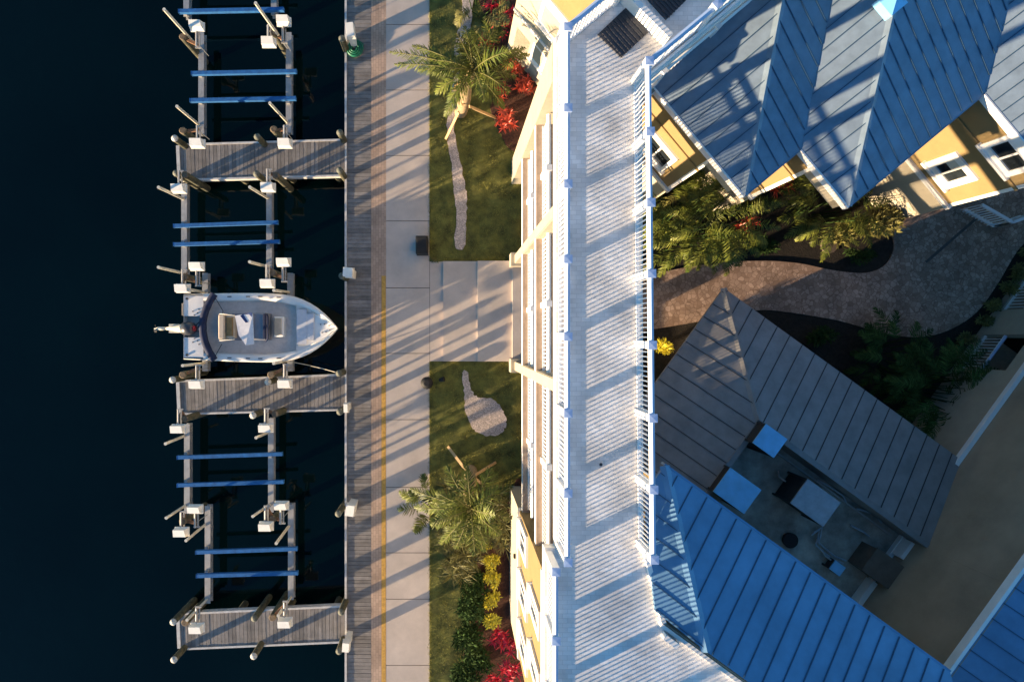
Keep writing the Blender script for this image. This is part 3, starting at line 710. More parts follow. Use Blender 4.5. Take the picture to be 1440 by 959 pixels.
# fascia boards
def fascia(p, q, n, z=ZE, m_='white_paint'):
    d = (q - p).normalized(); L = (q - p).length
    part(MB().fbox(p, d, n, -.02, L + .02, .002, .05, z - .24, z + (.012 if m_ == 'white_paint' else -.03)), 'fascia', m_, hs)
fascia(ab(0, 5.4), ab(0, 0), NE1); fascia(ab(0, 0), ab(a2, 0), E2, m_='blue_roof'); fascia(ab(a2, -.05), ab(a2, -b2), NE1); fascia(ab(a2, -b2), ab(a3, -b2), E2, m_='blue_roof'); fascia(ab(a3, -b2 - .05), ab(a3, -6.6), NE1)
# walls
bw1 = 1.24; bw2 = -b2 + 1.3; bend = -5.0
wp = [ab(.06, 5.6), ab(.06, bw1), ab(a2 + .06, bw1), ab(a2 + .06, bw2), ab(a3 + .06, bw2), ab(a3 + .06, bend), ab(a3 + 7, bend), ab(a3 + 7, 4.8), ab(5, 5.6)]
part(MB().prism(wp, -.1, 2.95), 'ground_floor_wall', 'cream_stucco', hs)
part(MB().prism(inset_poly(wp, .03), 2.95, ZE - .02), 'wall', 'yellow_stucco', hs)
part(MB().prism(inset_poly(wp, -.05), 2.86, 3.04), 'belt_course', 'white_paint', hs)
part(MB().prism(inset_poly(wp, -.02), 5.52, 5.62), 'belt_course', 'yellow_stucco', hs)
def corner_board(a, b):
    c = ab(a, b); part(MB().fbox(c, E1, E2, -.012, .16, -.10, .012, 3.05, ZE - .27), 'corner_board', 'white_paint', hs)
corner_board(.06 + .03, bw1); corner_board(a2 + .09, bw2); corner_board(a3 + .09, bend)
# open corner beams under the roof tips
m = MB(); m.fbox(ab(.05, bw1), E2, NE1, .0, bw1 - .06, -.22, 0, ZE - .75, ZE - .25); m.fbox(ab(.05, .06), E1, E2, 0, a2 - .1, -.22, 0, ZE - .75, ZE - .25); part(m, 'porch_beam', 'cream_stucco', hs)
m = MB(); m.fbox(ab(a2 + .05, bw2), E2, NE1, .0, 1.24, -.22, 0, ZE - .75, ZE - .25); m.fbox(ab(a2 + .05, -b2 + .06), E1, E2, 0, a3 - a2 - .1, -.22, 0, ZE - .75, ZE - .25); part(m, 'porch_beam', 'cream_stucco', hs)
# windows: u runs along E2 from the b = 0 line
OF1 = ab(.09, 0); OF3 = ab(a3 + .09, 0)
def uw(px, py, z, O): return (P2(px, py, z) - Vector(O)).dot(E2)
u = uw(936, 206, 4.3, OF1); window(hs, OF1, E2, NE1, u - .62, u + .55, 3.65, 5.05, fw=.13, blind=.3)
u = uw(1338, 241, 4.15, OF3); window(hs, OF3, E2, NE1, u - .54, u + .54, 3.5, 4.75, fw=.22, blind=-.5)
u = uw(1432, 208, 6.1, OF3); window(hs, OF3, E2, NE1, u - .60, u + .60, 5.65, 6.62, fw=.17)
m = MB(); q_ = P(1383, 289, .9)
for (x0, y0, x1, y1, z_) in ((1380, 288, 1424, 313, 1.0), (1424, 313, 1462, 299, 1.0), (1380, 288, 1424, 313, .2), (1424, 313, 1462, 299, .2)):
    a_ = P(x0, y0, 1.0); b_ = P(x1, y1, 1.0); m.bar((a_.x, a_.y, z_), (b_.x, b_.y, z_), .10, .08)
for (x0, y0, x1, y1, n_) in ((1380, 288, 1424, 313, 10), (1424, 313, 1462, 299, 9)):
    a_ = P(x0, y0, 1.0); b_ = P(x1, y1, 1.0)
    for k in range(n_ + 1): g_ = a_.lerp(b_, k / n_); m.box(g_.x - .02, g_.x + .02, g_.y - .02, g_.y + .02, .0, .96)
part(m, 'porch_railing', 'white_vinyl', hs)
# side porch at the right edge
ph = ab(a3 + .2, bend)
m = MB(); m.fbox(ph, E1, E2, .9, 6, -.02, .45, 2.2, 2.34); part(m, 'porch_roof', 'white_paint', hs)

# ---------------------------------------------------------------- single storey pavilion with the grey roof and plant well
ZG = 3.0
G = Vector(P2(1018, 405, ZG))
def gb(a, b): return G + U2 * a - V2 * b
def gco(p):
    q = Vector((p[0], p[1])) - G; return q.dot(U2), -q.dot(V2)
pv = thing('grey_roof_pavilion', 'low pavilion whose grey seamed hip roof surrounds a sunken well of air conditioners', 'building', (*gb(4, 4), 0))
RI = 2.97; PG = .33; EN = 9.5; LB = 8.0
zgl = lambda p: ZG + PG * gco(p)[0]
zgr = lambda p: ZG + PG * gco(p)[1]
gm = ['grey_roof', 'grey_seam']
roof_plane(pv, [gb(0, 0), gb(RI, RI), gb(RI, LB), gb(0, LB)], zgl, U2, gm, off=.2, sp=.5)
roof_plane(pv, [gb(0, 0), gb(EN, 0), gb(EN + .5, RI), gb(RI, RI)], zgr, -V2, gm, off=.1, sp=.5)
ridge_cap(pv, gb(0, 0), gb(RI, RI), zgl, 'grey_roof', w=.11)
zt = ZG + PG * RI
m = MB(); m.fbox(gb(RI, RI), -V2, U2, .04, LB, -.01, .16, 2.9, zt + .03); part(m, 'well_kerb', 'grey_roof', pv)
m = MB(); m.fbox(gb(RI + .17, RI), U2, -V2, 0, EN - RI + .3, -.01, .16, 2.9, zt + .02); part(m, 'well_kerb', 'grey_roof', pv)
part(MB().prism([gb(RI - .3, RI - .3), gb(EN + .05, RI - .3), gb(EN + .05, LB), gb(RI - .3, LB)], 2.6, 2.88), 'flat_roof', 'flat_roof', pv)
m = MB(); m.fbox(gb(RI + .2, RI + .32), U2, -V2, 0, EN - RI - .6, 0, .05, 2.87, 3.02); part(m, 'gutter_pipe', 'alu', pv)
part(MB().prism([gb(1.15, .6), gb(EN - .1, .6), gb(EN - .1, LB), gb(1.15, LB)], -.1, 2.62), 'wall', 'cream_stucco', pv)
EQ = EN + .45
m = MB(); m.fbox(gb(EQ - .55, RI + .2), -V2, U2, 0, .62, 0, .14, 2.5, 3.5); m.fbox(gb(EQ - .55, RI + 1.9), -V2, U2, 0, 2.6, -.08, .1, 2.5, 3.25)
m.fbox(gb(EQ - .40, RI + .62), U2, -V2, 0, .72, -.003, .17, 2.5, 3.5); m.fbox(gb(EQ + .33, RI + .17), -V2, U2, -.05, .64, 0, .17, 2.5, 3.503)
part(m, 'parapet', 'white_paint', pv)
def ac_unit(label, px, py, z, w, d, h, top, grp=None, fan=False, base=2.88):
    c = P2(px, py, z); root = thing('air_conditioner', label, 'air conditioner', (c.x, c.y, base), 'air conditioning units in the roof well')
    part(MB().fbox(c, U2, V2, -w / 2 + .03, w / 2 - .03, -d / 2 + .03, d / 2 - .03, base + .10, z - .05), 'louvred_body', 'louver', root)
    for sx in (-1, 1):
        for sy in (-1, 1): part(MB().fbox(c, U2, V2, sx * (w / 2 - .03) - .03, sx * (w / 2 - .03) + .03, sy * (d / 2 - .03) - .03, sy * (d / 2 - .03) + .03, base, z - .05), 'corner_post', 'grey_seam', root)
    part(MB().fbox(c, U2, V2, -w / 2, w / 2, -d / 2, d / 2, z - .05, z), 'top_panel', top, root)
    if fan:
        m = MB(); q = pl(c, (U2, -.12)); r = min(w, d) * .26
        ring = [(q.x + r * math.cos(i * math.pi / 10), q.y + r * math.sin(i * math.pi / 10)) for i in range(20)]
        m.prism(ring, z, z + .012); part(m, 'fan_grille', 'louver', root)
    m = MB(); m.tube([(*pl(c, (U2, -w / 2 - .02), (V2, .1)), base + .3), (*pl(c, (U2, -w / 2 - .25), (V2, .1)), base + .25), (*pl(c, (U2, -w / 2 - .28), (V2, .25)), base + .03)], .03, 6); part(m, 'pipe', 'alu', root)
ac_unit('upper bright blue topped air conditioner, square, tucked against the inner corner of the grey roof', 1083, 620, 4.6, .78, .70, 1, 'ac_blue')
ac_unit('larger blue topped air conditioner, partly hidden by the edge of the lower blue roof', 1037, 690, 4.45, 1.15, .90, 1, 'ac_blue')
ac_unit('biggest grey air conditioner with a dark stained top, in the middle of the roof well', 1147, 707, 4.1, 1.24, .92, 1, 'ac_grey', fan=False)
ac_unit('smallest bright blue topped air conditioner beside the brown box in the roof well', 1178, 799, 3.35, .40, .34, 1, 'ac_blue')
q = P2(1243, 800, 3.7)
bx = thing('equipment_box', 'plain brown equipment box at the right end of the sunken roof well', 'box', (q.x, q.y, 2.88))
part(MB().fbox(q, U2, V2, -.52, .52, -.40, .40, 2.89, 3.66), 'cabinet', 'brown_metal', bx); part(MB().fbox(q, U2, V2, -.55, .55, -.43, .43, 3.66, 3.70), 'lid', 'brown_metal', bx)
q = P2(1112, 760, 3.0); m = MB(); m.tube([(q.x, q.y, 2.87), (q.x, q.y, 2.99)], .23, 20); m.tube([(q.x, q.y, 2.99), (q.x, q.y, 3.0)], [.25, .25], 20)
tag(m.build('vent_cap', 'black_plastic'), 'round black vent cap on the flat floor of the roof well', 'vent')
m = MB()
z = 3.02
loop = [(1141, 752), (1152, 745), (1150, 757), (1147, 766), (1158, 776), (1170, 786), (1186, 792)]
for o in (0, .09):
    m.tube([P(x_, y_, z) + Vector((o, o, 0)) for x_, y_ in loop], .028, 6)
m.tube([P(x_, y_, z) for x_, y_ in ((1150, 675), (1165, 683), (1186, 697), (1190, 706))], .03, 6)
m.tube([P(x_, y_, z) for x_, y_ in ((1205, 715), (1230, 722), (1240, 735))], .035, 6)
m.tube([P(x_, y_, z) for x_, y_ in ((1196, 738), (1215, 748), (1222, 754))], .035, 6)
tag(m.build('refrigerant_pipes', 'ac_grey'), 'grey insulated pipes looping between the air conditioners in the roof well', 'pipes')

# ---------------------------------------------------------------- taller blue roofed house at the bottom
ZJ = 10.0
J = Vector(P2(935, 655, ZJ))
def jb(a, b): return J + U2 * a - V2 * b
def jco(p):
    q = Vector((p[0], p[1])) - J; return q.dot(U2), -q.dot(V2)
bm2 = ['bright_blue_roof', 'roof_seam']
bh = thing('blue_roof_house', 'tall house with a big shaded blue seamed roof, just below the air conditioner well', 'building', (*jb(4, 3), 0))
PJ = .33
zjl = lambda p: ZJ + PJ * jco(p)[0]
zjr = lambda p: ZJ + PJ * jco(p)[1]
K = P2(1340, 940, ZJ); ka = jco(K)[0]; T3 = 5.0
BC = 2.62                                            # the roof stops at a gutter along the deck
q1 = Vector((4.24, -3.0)); bq = (J.x - 4.24) / V2.x
roof_plane(bh, [jb(0, 0), jb(BC, BC), jb(-.05, BC) if jb(-.05, BC).x > 4.3 else jb((4.32 - J.x + V2.x * BC) / U2.x, BC), (4.24, -4.62), jb(0, bq)], zjl, U2, bm2, off=.15, sp=.40)
roof_plane(bh, [jb(0, 0), jb(ka, 0), jb(ka + BC, BC), jb(BC, BC)], zjr, -V2, bm2, off=.2, sp=.40)
ridge_cap(bh, jb(0, 0), jb(BC, BC), zjl, 'bright_blue_roof')
m = MB(); m.fbox(jb(0.3, BC + .005), U2, -V2, 0, ka + 1.5, 0, .22, 9.9, 10.0); part(m, 'gutter', 'grey_roof', bh)
m = MB(); m.fbox(jb(-.0, 0), U2, V2, -.02, ka, .002, .05, ZJ - .24, ZJ + .0); part(m, 'fascia', 'bright_blue_roof', bh)
part(MB().prism([jb(.45, .35), jb(ka + .5, .35), jb(ka + .5, BC), jb(.62, BC), jb(.45, 1.2)], -.1, ZJ + .02), 'wall', 'yellow_stucco', bh)

# ---------------------------------------------------------------- house on the right with the shaded wall
ZK = 7.2
rh = thing('right_house', 'shaded cream and dulled yellow house wall with two railed porches and a blue roof, lower right', 'building', (20, -3, 0))
O4 = Vector((13.15, -8.66)); NU = -U2
m = MB()
for (u0, u1) in ((-1.5, 9.25), (10.75, 11.85), (13.7, 20)): m.fbox(O4, V2, U2, u0, u1, 0, .22, -.1, 2.95)
for (u0, u1) in ((9.25, 10.75), (11.85, 13.7)): m.fbox(O4, V2, U2, u0, u1, .003, .217, 2.3, 2.95); m.fbox(O4, V2, U2, u0, u1, .003, .217, -.1, .3)
part(m, 'ground_floor_wall', 'cream_stucco', rh)
part(MB().fbox(O4, V2, U2, -1.5, 20, .05, 6, 2.95, ZK + .02), 'wall', 'shaded_yellow_stucco', rh)
part(MB().fbox(O4, V2, U2, -1.5, 20, -.10, .04, 2.9, 3.08), 'belt_course', 'white_paint', rh)
part(MB().fbox(O4, V2, U2, 2.6, 2.615, .042, .051, 3.09, ZK - .25), 'control_joint', 'shaded_yellow_stucco', rh)
m = MB()
for (u0, u1) in ((9.1, 10.9), (11.7, 13.85)):
    m.fbox(O4, V2, U2, u0, u1, .22, 2.4, .1, .3)
part(m, 'porch_floor', 'tan_floor', rh)
part(MB().fbox(O4, V2, U2, -1.5, 20, 2.4, 2.6, -.1, 2.94), 'back_wall', 'cream_stucco', rh)
for (u0, u1) in ((9.25, 10.75), (11.85, 13.7)):
    railing(rh, [pl(O4, (V2, u0 + .02), (U2, .08)), pl(O4, (V2, u1 - .02), (U2, .08))], [], .3, h=.95, sp=.13)
ch = pl(O4, (V2, 10.6), (U2, 1.7)); m = MB()
m.fbox(ch, V2, U2, -.3, .3, -.3, .3, .55, .68); m.fbox(ch, V2, U2, -.3, .3, .22, .32, .68, 1.15)
for a_ in (-.26, .26):
    for b_ in (-.26, .26): m.fbox(ch, V2, U2, a_ - .03, a_ + .03, b_ - .03, b_ + .03, .3, .55)
tag(m.build('porch_chair', 'black_plastic'), 'dark chair standing in the shaded porch at the right edge', 'chair')
K3 = Vector(P2(1342, 940, ZK))
zk = lambda p: ZK + .33 * (Vector((p[0], p[1])) - K3).dot(U2)
roof_plane(rh, [pl(K3, (V2, -3)), pl(K3, (V2, 16)), pl(K3, (V2, 16), (U2, 5)), pl(K3, (V2, -3), (U2, 5))], zk, U2, bm2, off=.2, sp=.5)
part(MB().fbox(pl(K3, (V2, -3)), V2, NU, 0, 19, .002, .10, ZK - .22, ZK + .02), 'fascia', 'white_paint', rh)
# ================================================================== THE BOAT
ZG_ = .92                                          # gunwale height
tip = P(475, 462, ZG_); st = P(258, 459.5, ZG_)
BL = tip.x - st.x; bcy = st.y
boat = thing('motor_boat', 'white centre console motor boat with tilted outboard, bow pointing at the boardwalk', 'boat', (st.x + BL * .45, bcy, -.1))
def bx_(s, lat, z):                                # s = 0 stern .. 1 bow
    return (st.x + BL * s, bcy + lat + lerp(0, tip.y - bcy, s), z)
def half(s):
    if s < .5: return lerp(1.13, 1.20, math.sin(s / .5 * math.pi / 2))
    t = (s - .5) / .5
    return 1.20 * max(0.0, 1 - t ** 2.9)
def sheer(s): return ZG_ + .22 * max(0, s - .35) ** 1.6
SS = [0, .06, .12, .2, .3, .4, .5, .58, .65, .71, .77, .82, .87, .91, .945, .97, .987, 1.0]
m = MB(); rows_ = []
for s in SS:
    w = half(s); zs = sheer(s); k = max(0, (s - .55) / .45)
    kl = lerp(.02, zs - .22, k ** 2.2); ch_ = lerp(.30, zs - .12, k ** 2.0); cw = w * lerp(.90, .62, k)
    rows_.append([bx_(s, 0, kl), bx_(s, cw, ch_), bx_(s, w * .99, zs - .10), bx_(s, w + .03, zs - .085), bx_(s, w + .03, zs - .03), bx_(s, w, zs)])
n = len(rows_[0]); vs = []
for r in rows_:
    vs += r + [(q[0], 2 * (bcy + lerp(0, tip.y - bcy, (q[0] - st.x) / BL)) - q[1], q[2]) for q in r[1:]]
N2 = 2 * n - 1
fs = []
for i in range(len(SS) - 1):
    a = i * N2; b = a + N2
    for j in range(n - 1): fs.append((a + j, a + j + 1, b + j + 1, b + j))
    for j in range(n - 1):
        ja = 0 if j == 0 else n + j - 1; jb_ = n + j
        fs.append((a + jb_, a + ja, b + ja, b + jb_))
m.add(vs, fs, smooth=True)
m.add([vs[j] for j in range(N2)], [tuple([*range(n - 1, -1, -1), *range(n, N2)])])
part(m, 'hull', 'gelcoat', boat)
# side decks (gunwale), cockpit liner, bow deck
def inner(s): return max(.02, half(s) - lerp(.20, .30, max(0, (s - .5) / .5)))
zsole = .60
m = MB(); SC_ = [s for s in SS if .13 <= s <= .72] 
SC_ = [.13] + [s for s in SC_ if s > .14] + [.73]
vs = []; fs = []
for s in SC_:
    for sg in (1, -1):
        vs += [bx_(s, sg * half(s), sheer(s)), bx_(s, sg * (half(s) - .07), sheer(s) + .025), bx_(s, sg * inner(s), sheer(s) + .015), bx_(s, sg * (inner(s) - .04), sheer(s) - .06), bx_(s, sg * (inner(s) - .06), zsole)]
for i in range(len(SC_) - 1):
    for g in (0, 1):
        for j in range(4):
            a = i * 10 + g * 5 + j; b = a + 10
            fs.append((a, b, b + 1, a + 1) if g == 0 else (a, a + 1, b + 1, b))
m.add(vs, fs, smooth=True); gun = part(m, 'gunwale', 'gelcoat', boat)
m = MB()
vs = [bx_(s, sg * (inner(s) - .05), zsole) for s in SC_ for sg in (1, -1)]
m.add(vs, [(2 * i + 1, 2 * i + 3, 2 * i + 2, 2 * i) for i in range(len(SC_) - 1)]); part(m, 'cockpit_floor', 'boat_sole', boat)
# bow deck in two levels
SB = [s for s in SS if s >= .7]; SB = [.73] + [s for s in SB if s > .74]
m = MB(); vs = []
for s in SB:
    w = half(s)
    vs += [bx_(s, w, sheer(s)), bx_(s, w * .93, sheer(s) + .025), bx_(s, w * .80, sheer(s) + .01), bx_(s, w * .76, sheer(s) - .07), bx_(s, 0, sheer(s) - .06),
           bx_(s, -w * .76, sheer(s) - .07), bx_(s, -w * .80, sheer(s) + .01), bx_(s, -w * .93, sheer(s) + .025), bx_(s, -w, sheer(s))]
m.add(vs, [(i * 9 + j + 1, i * 9 + j, (i + 1) * 9 + j, (i + 1) * 9 + j + 1) for i in range(len(SB) - 1) for j in range(8)], smooth=True)
w = half(.73) * .8
m.add([bx_(.73, -w, zsole), bx_(.73, w, zsole), bx_(.73, w, sheer(.73) - .055), bx_(.73, -w, sheer(.73) - .055)], [(3, 2, 1, 0)])
bow = part(m, 'bow_deck', 'gelcoat', boat)
def bbox(mb, s0, s1, l0, l1, z0, z1, **k):
    a = bx_(s0, 0, 0)[0]; b = bx_(s1, 0, 0)[0]; mb.box(a, b, bcy + l0, bcy + l1, z0, z1, **k)
m = MB(); bbox(m, .735, .80, -.62, .62, zsole + .36, sheer(.76) - .005); part(m, 'forward_cushion', 'boat_deck', boat)
m = MB(); bbox(m, .802, .845, -.46, .46, sheer(.82) - .06, sheer(.82) - .02); part(m, 'anchor_hatch', 'boat_deck', boat)
m = MB()
for (s, l) in ((.84, 0), (.89, .14), (.90, -.15), (.915, .15), (.925, -.13), (.945, .10), (.95, -.06)):
    c = bx_(s, l, sheer(s) - .06); part(MB().tube([c, (c[0], c[1], c[2] + .03)], .022 if s > .85 else .035, 8), 'deck_fitting', 'engine_black', boat)
m = MB(); m.tube([bx_(.83, .60, sheer(.83) + .01), bx_(.84, .58, sheer(.83) + .16), bx_(.94, .30, sheer(.94) + .20), bx_(.975, .12, sheer(.97) + .18), bx_(.98, .10, sheer(.97))], .014, 6); part(m, 'bow_rail', 'alu', boat); m = MB()
m.tube([bx_(.83, -.60, sheer(.83) + .01), bx_(.84, -.58, sheer(.83) + .16), bx_(.94, -.30, sheer(.94) + .20), bx_(.975, -.12, sheer(.97) + .18), bx_(.98, -.10, sheer(.97))], .014, 6)
part(m, 'bow_rail', 'alu', boat)
# stern: aft deck, splash well, swim platform, navy cover strip
m = MB()
for sg in (1, -1):
    y0, y1 = (.38, 1.10) if sg > 0 else (-1.10, -.38)
    bbox(m, .0, .128, y0, y1, .35, ZG_ - .02)
bbox(m, .10, .128, -.379, .379, .35, ZG_ - .10); bbox(m, .0, .099, -.379, .379, .30, .52)
part(m, 'aft_deck', 'gelcoat', boat)
m = MB(); bbox(m, -.045, -.002, .42, .86, .30, .36); bbox(m, -.052, -.046, .42, .86, .29, .37); part(m, 'swim_step', 'tan_vinyl', boat)
m = MB()
for sg in (1, -1):
    for s in (.022,): 
        c = bx_(s, sg * 1.0, ZG_ - .018); part(MB().tube([c, (c[0], c[1], c[2] + .03)], .045, 10), 'rod_holder', 'engine_black', boat)
    for (s, l) in ((.09, .5), (.07, .42), (.06, .55), (.1, .62)):
        c = bx_(s, sg * l, ZG_ - .018); part(MB().tube([c, (c[0], c[1], c[2] + .025)], .022, 8), 'deck_fitting', 'engine_black', boat)
for s in (.30, .42, .5, .62): 
    for sg in (1, -1):
        c = bx_(s, sg * (half(s) - .10), sheer(s) + .02); part(MB().box(c[0] - .07, c[0] + .07, c[1] - .018, c[1] + .018, c[2], c[2] + .03), 'cleat', 'engine_black', boat)
# folded canvas across the stern, a curved navy roll
m = MB(); pts = []
for i in range(17):
    l = lerp(1.17, -1.17, i / 16); pts.append(bx_(.205 - .075 * (1 - (l / 1.17) ** 2) ** 1.0, l, ZG_ + .08))
m.tube(pts, [.135 + .006 * math.sin(i * 2.6) for i in range(17)], 10); part(m, 'folded_canvas', 'navy_canvas', boat)
for (a, b) in (((.20, 1.14), (.26, .55)), ((.26, .55), (.225, -.2)), ((.20, -1.14), (.25, -.6))): part(MB().tube([bx_(*a, ZG_ + .08), bx_(*b, ZG_ + .02)], .014, 6), 'canvas_pole', 'engine_black', boat)
# seats and console
def cushion(mb, s0, s1, l0, l1, z0, z1, r=.04, **k):
    a = bx_(s0, 0, 0)[0]; b = bx_(s1, 0, 0)[0]; y0 = bcy + l0; y1 = bcy + l1
    lo = [(a, y0, z0), (b, y0, z0), (b, y1, z0), (a, y1, z0)]; mi = [(x, y, z1 - r) for x, y, _ in lo]
    hi = [(a + r, y0 + r, z1), (b - r, y0 + r, z1), (b - r, y1 - r, z1), (a + r, y1 - r, z1)]
    mb.add(lo + mi + hi, [(3, 2, 1, 0), (8, 9, 10, 11)] + [(i + o, (i + 1) % 4 + o, (i + 1) % 4 + 4 + o, i + 4 + o) for o in (0, 4) for i in range(4)], **k)
m = MB(); cushion(m, .235, .275, -.45, .45, zsole, 1.10); part(m, 'seat_back', 'tan_vinyl', boat)
m = MB(); cushion(m, .277, .335, -.40, .40, zsole, .98); seat = part(m, 'helm_seat', 'tan_vinyl', boat)
m = MB(); cushion(m, .284, .326, -.33, .33, .985, 1.03, .02); part(m, 'cushion', 'leaf_dry', boat, seat)
m = MB(); m.tube([bx_(.235, .47, 1.0), bx_(.26, .47, 1.18), bx_(.345, .42, 1.12)], .018, 6); m.tube([bx_(.235, -.47, 1.0), bx_(.26, -.47, 1.18), bx_(.345, -.42, 1.12)], .018, 6); part(m, 'grab_rail', 'pvc', boat, seat)
m = MB(); cushion(m, .30, .40, -.49, .47, zsole, .70); part(m, 'cooler', 'grey_vinyl', boat)
m = MB(); cushion(m, .44, .555, -.47, .47, zsole, 1.40, .05); con = part(m, 'console', 'grey_vinyl', boat)
m = MB(); m.tube([bx_(.555, .48, 1.36), bx_(.575, .40, 1.5), bx_(.575, -.40, 1.5), bx_(.555, -.48, 1.36)], .035, 8); cushion(m, .545, .562, -.44, .44, 1.2, 1.5, .01); part(m, 'windscreen', 'navy_canvas', boat, con)
m = MB(); c = bx_(.425, .0, 1.22); m.tube([(c[0], c[1] + .17 * math.cos(a), c[2] + .17 * math.sin(a)) for a in [i * math.pi / 8 for i in range(17)]], .015, 6); part(m, 'steering_wheel', 'engine_black', boat, con)
m = MB(); cushion(m, .585, .65, -.36, .36, zsole, .95); fs_ = part(m, 'console_seat', 'gelcoat', boat)
m = MB(); cushion(m, .592, .638, -.30, .30, .955, .99, .015); part(m, 'cushion', 'tan_vinyl', boat, fs_)
# towels over the console
def cloth(mb, pts, z, th=.03):
    n_ = len(pts); vs = [bx_(s, l, z + .02 * math.sin(s * 60 + l * 9)) for s, l in pts]; lo = [(v[0], v[1], v[2] - th) for v in vs]
    mb.add(vs + lo, [tuple(range(n_ - 1, -1, -1)), tuple(range(n_, 2 * n_))] + [(i, (i + 1) % n_, (i + 1) % n_ + n_, i + n_) for i in range(n_)])
m = MB(); cloth(m, [(.365, .40), (.40, .44), (.48, .47), (.485, -.58), (.435, -.62), (.39, -.28)], 1.455); 
tw = part(m, 'towel', 'towel_white', boat)
m = MB(); cloth(m, [(.40, .40), (.43, .49), (.475, .52), (.47, .20), (.435, .16)], 1.475, .02); part(m, 'fold', 'towel_navy', boat, tw)
# outboard tilted up behind the transom
m = MB(); e0 = Vector(bx_(.03, -.12, 1.0))
def ell(mb, pts, rys, rzs, nn=12, **k):
    vs = []
    for p, ry, rz in zip(pts, rys, rzs):
        for j in range(nn): a = 2 * math.pi * j / nn; vs.append((p[0], p[1] + ry * math.cos(a), p[2] + rz * math.sin(a)))
    fs = [(i * nn + j, i * nn + (j + 1) % nn, (i + 1) * nn + (j + 1) % nn, (i + 1) * nn + j) for i in range(len(pts) - 1) for j in range(nn)]
    mb.add(vs, fs + [tuple(range(nn))[::-1], tuple(range((len(pts) - 1) * nn, len(pts) * nn))], smooth=True, **k)
yb_ = bcy - .06; xs = st.x
ell(m, [(xs - .08, yb_, .86), (xs + .0, yb_, .94), (xs + .22, yb_, .98), (xs + .38, yb_, .94), (xs + .44, yb_, .90)], [.12, .22, .25, .20, .10], [.12, .22, .25, .22, .10])
part(m, 'cowling', 'engine_black', boat)
m = MB(); ell(m, [(xs + .40, yb_, .96), (xs + .45, yb_, .95)], [.12, .09], [.20, .15]); part(m, 'cowling_band', 'engine_red', boat)
m = MB()
ell(m, [(xs - .74, yb_, .58), (xs - .48, yb_ + .01, .66), (xs - .16, yb_, .80), (xs - .02, yb_, .88)], [.05, .10, .15, .18], [.10, .13, .16, .18])
m.bar((xs - .55, yb_, .50), (xs - .70, yb_, .40), .03, .22); m.box(xs - .62, xs - .26, yb_ - .16, yb_ + .16, .66, .685)
ell(m, [(xs - 1.15, yb_, .50), (xs - 1.05, yb_, .52), (xs - .74, yb_, .58)], [.05, .07, .06], [.05, .07, .06])
part(m, 'drive_leg', 'pvc', boat)
m = MB()
for k in range(3):
    a = k * 2 * math.pi / 3 + .5; c = Vector((xs - 1.17, yb_, .50)); t1 = Vector((0, math.cos(a), math.sin(a))); t2 = Vector((.35, -math.sin(a), math.cos(a))).normalized()
    m.add([c + t1 * .03 - t2 * .03, c + t1 * .10 - t2 * .08, c + t1 * .17, c + t1 * .10 + t2 * .08, c + t1 * .03 + t2 * .03], [(0, 1, 2, 3, 4)])
m.tube([(xs - 1.23, yb_, .49), (xs - 1.13, yb_, .51)], [.02, .04], 8); part(m, 'propeller', 'alu', boat)
for o in (-.10, .0, .10): part(MB().tube([(xs + .40, yb_ + o, .85), (xs + .52, yb_ + o * 2 + .1, .62), (xs + .66, yb_ + o * 2 + .2, .6)], .02, 6), 'engine_cable', 'engine_black', boat)
# ================================================================== BINS, PLANTS
p = P(594, 348, 0); bn = thing('litter_bin', 'square black litter bin on the concrete walk at the corner of the lawn', 'bin', (p.x, p.y, 0))
part(MB().box(p.x - .20, p.x + .22, p.y - .31, p.y + .31, 0.0, .72), 'body', 'black_plastic', bn)
m = MB(); m.hexa([(p.x - .21, p.y - .32, .725), (p.x + .23, p.y - .32, .725), (p.x + .23, p.y + .32, .725), (p.x - .21, p.y + .32, .725), (p.x - .16, p.y - .27, .80), (p.x + .18, p.y - .27, .80), (p.x + .18, p.y + .27, .80), (p.x - .16, p.y + .27, .80)])
part(m, 'lid', 'black_plastic', bn)
p = P(601, 537, 0); bn = thing('round_bin', 'round black bin at the edge of the lower lawn, beside the concrete walk', 'bin', (p.x, p.y, 0))
m = MB(); m.tube([(p.x, p.y, 0), (p.x, p.y, .55)], [.17, .21], 18); part(m, 'body', 'black_plastic', bn)
m = MB(); m.tube([(p.x, p.y, .555), (p.x, p.y, .62), (p.x, p.y, .66)], [.225, .22, .10], 18); part(m, 'lid', 'black_plastic', bn)
p = P(621, 534, 0); sp = thing('spotlight', 'small dark garden spotlight in the grass beside the round black bin', 'spotlight', (p.x, p.y, 0))
m = MB(); m.tube([(p.x, p.y, 0), (p.x, p.y, .16)], .03, 8); part(m, 'stake', 'black_plastic', sp)
m = MB(); m.tube([(p.x - .08, p.y, .18), (p.x + .10, p.y + .04, .24)], [.06, .10], 12); part(m, 'lamp_head', 'black_plastic', sp)

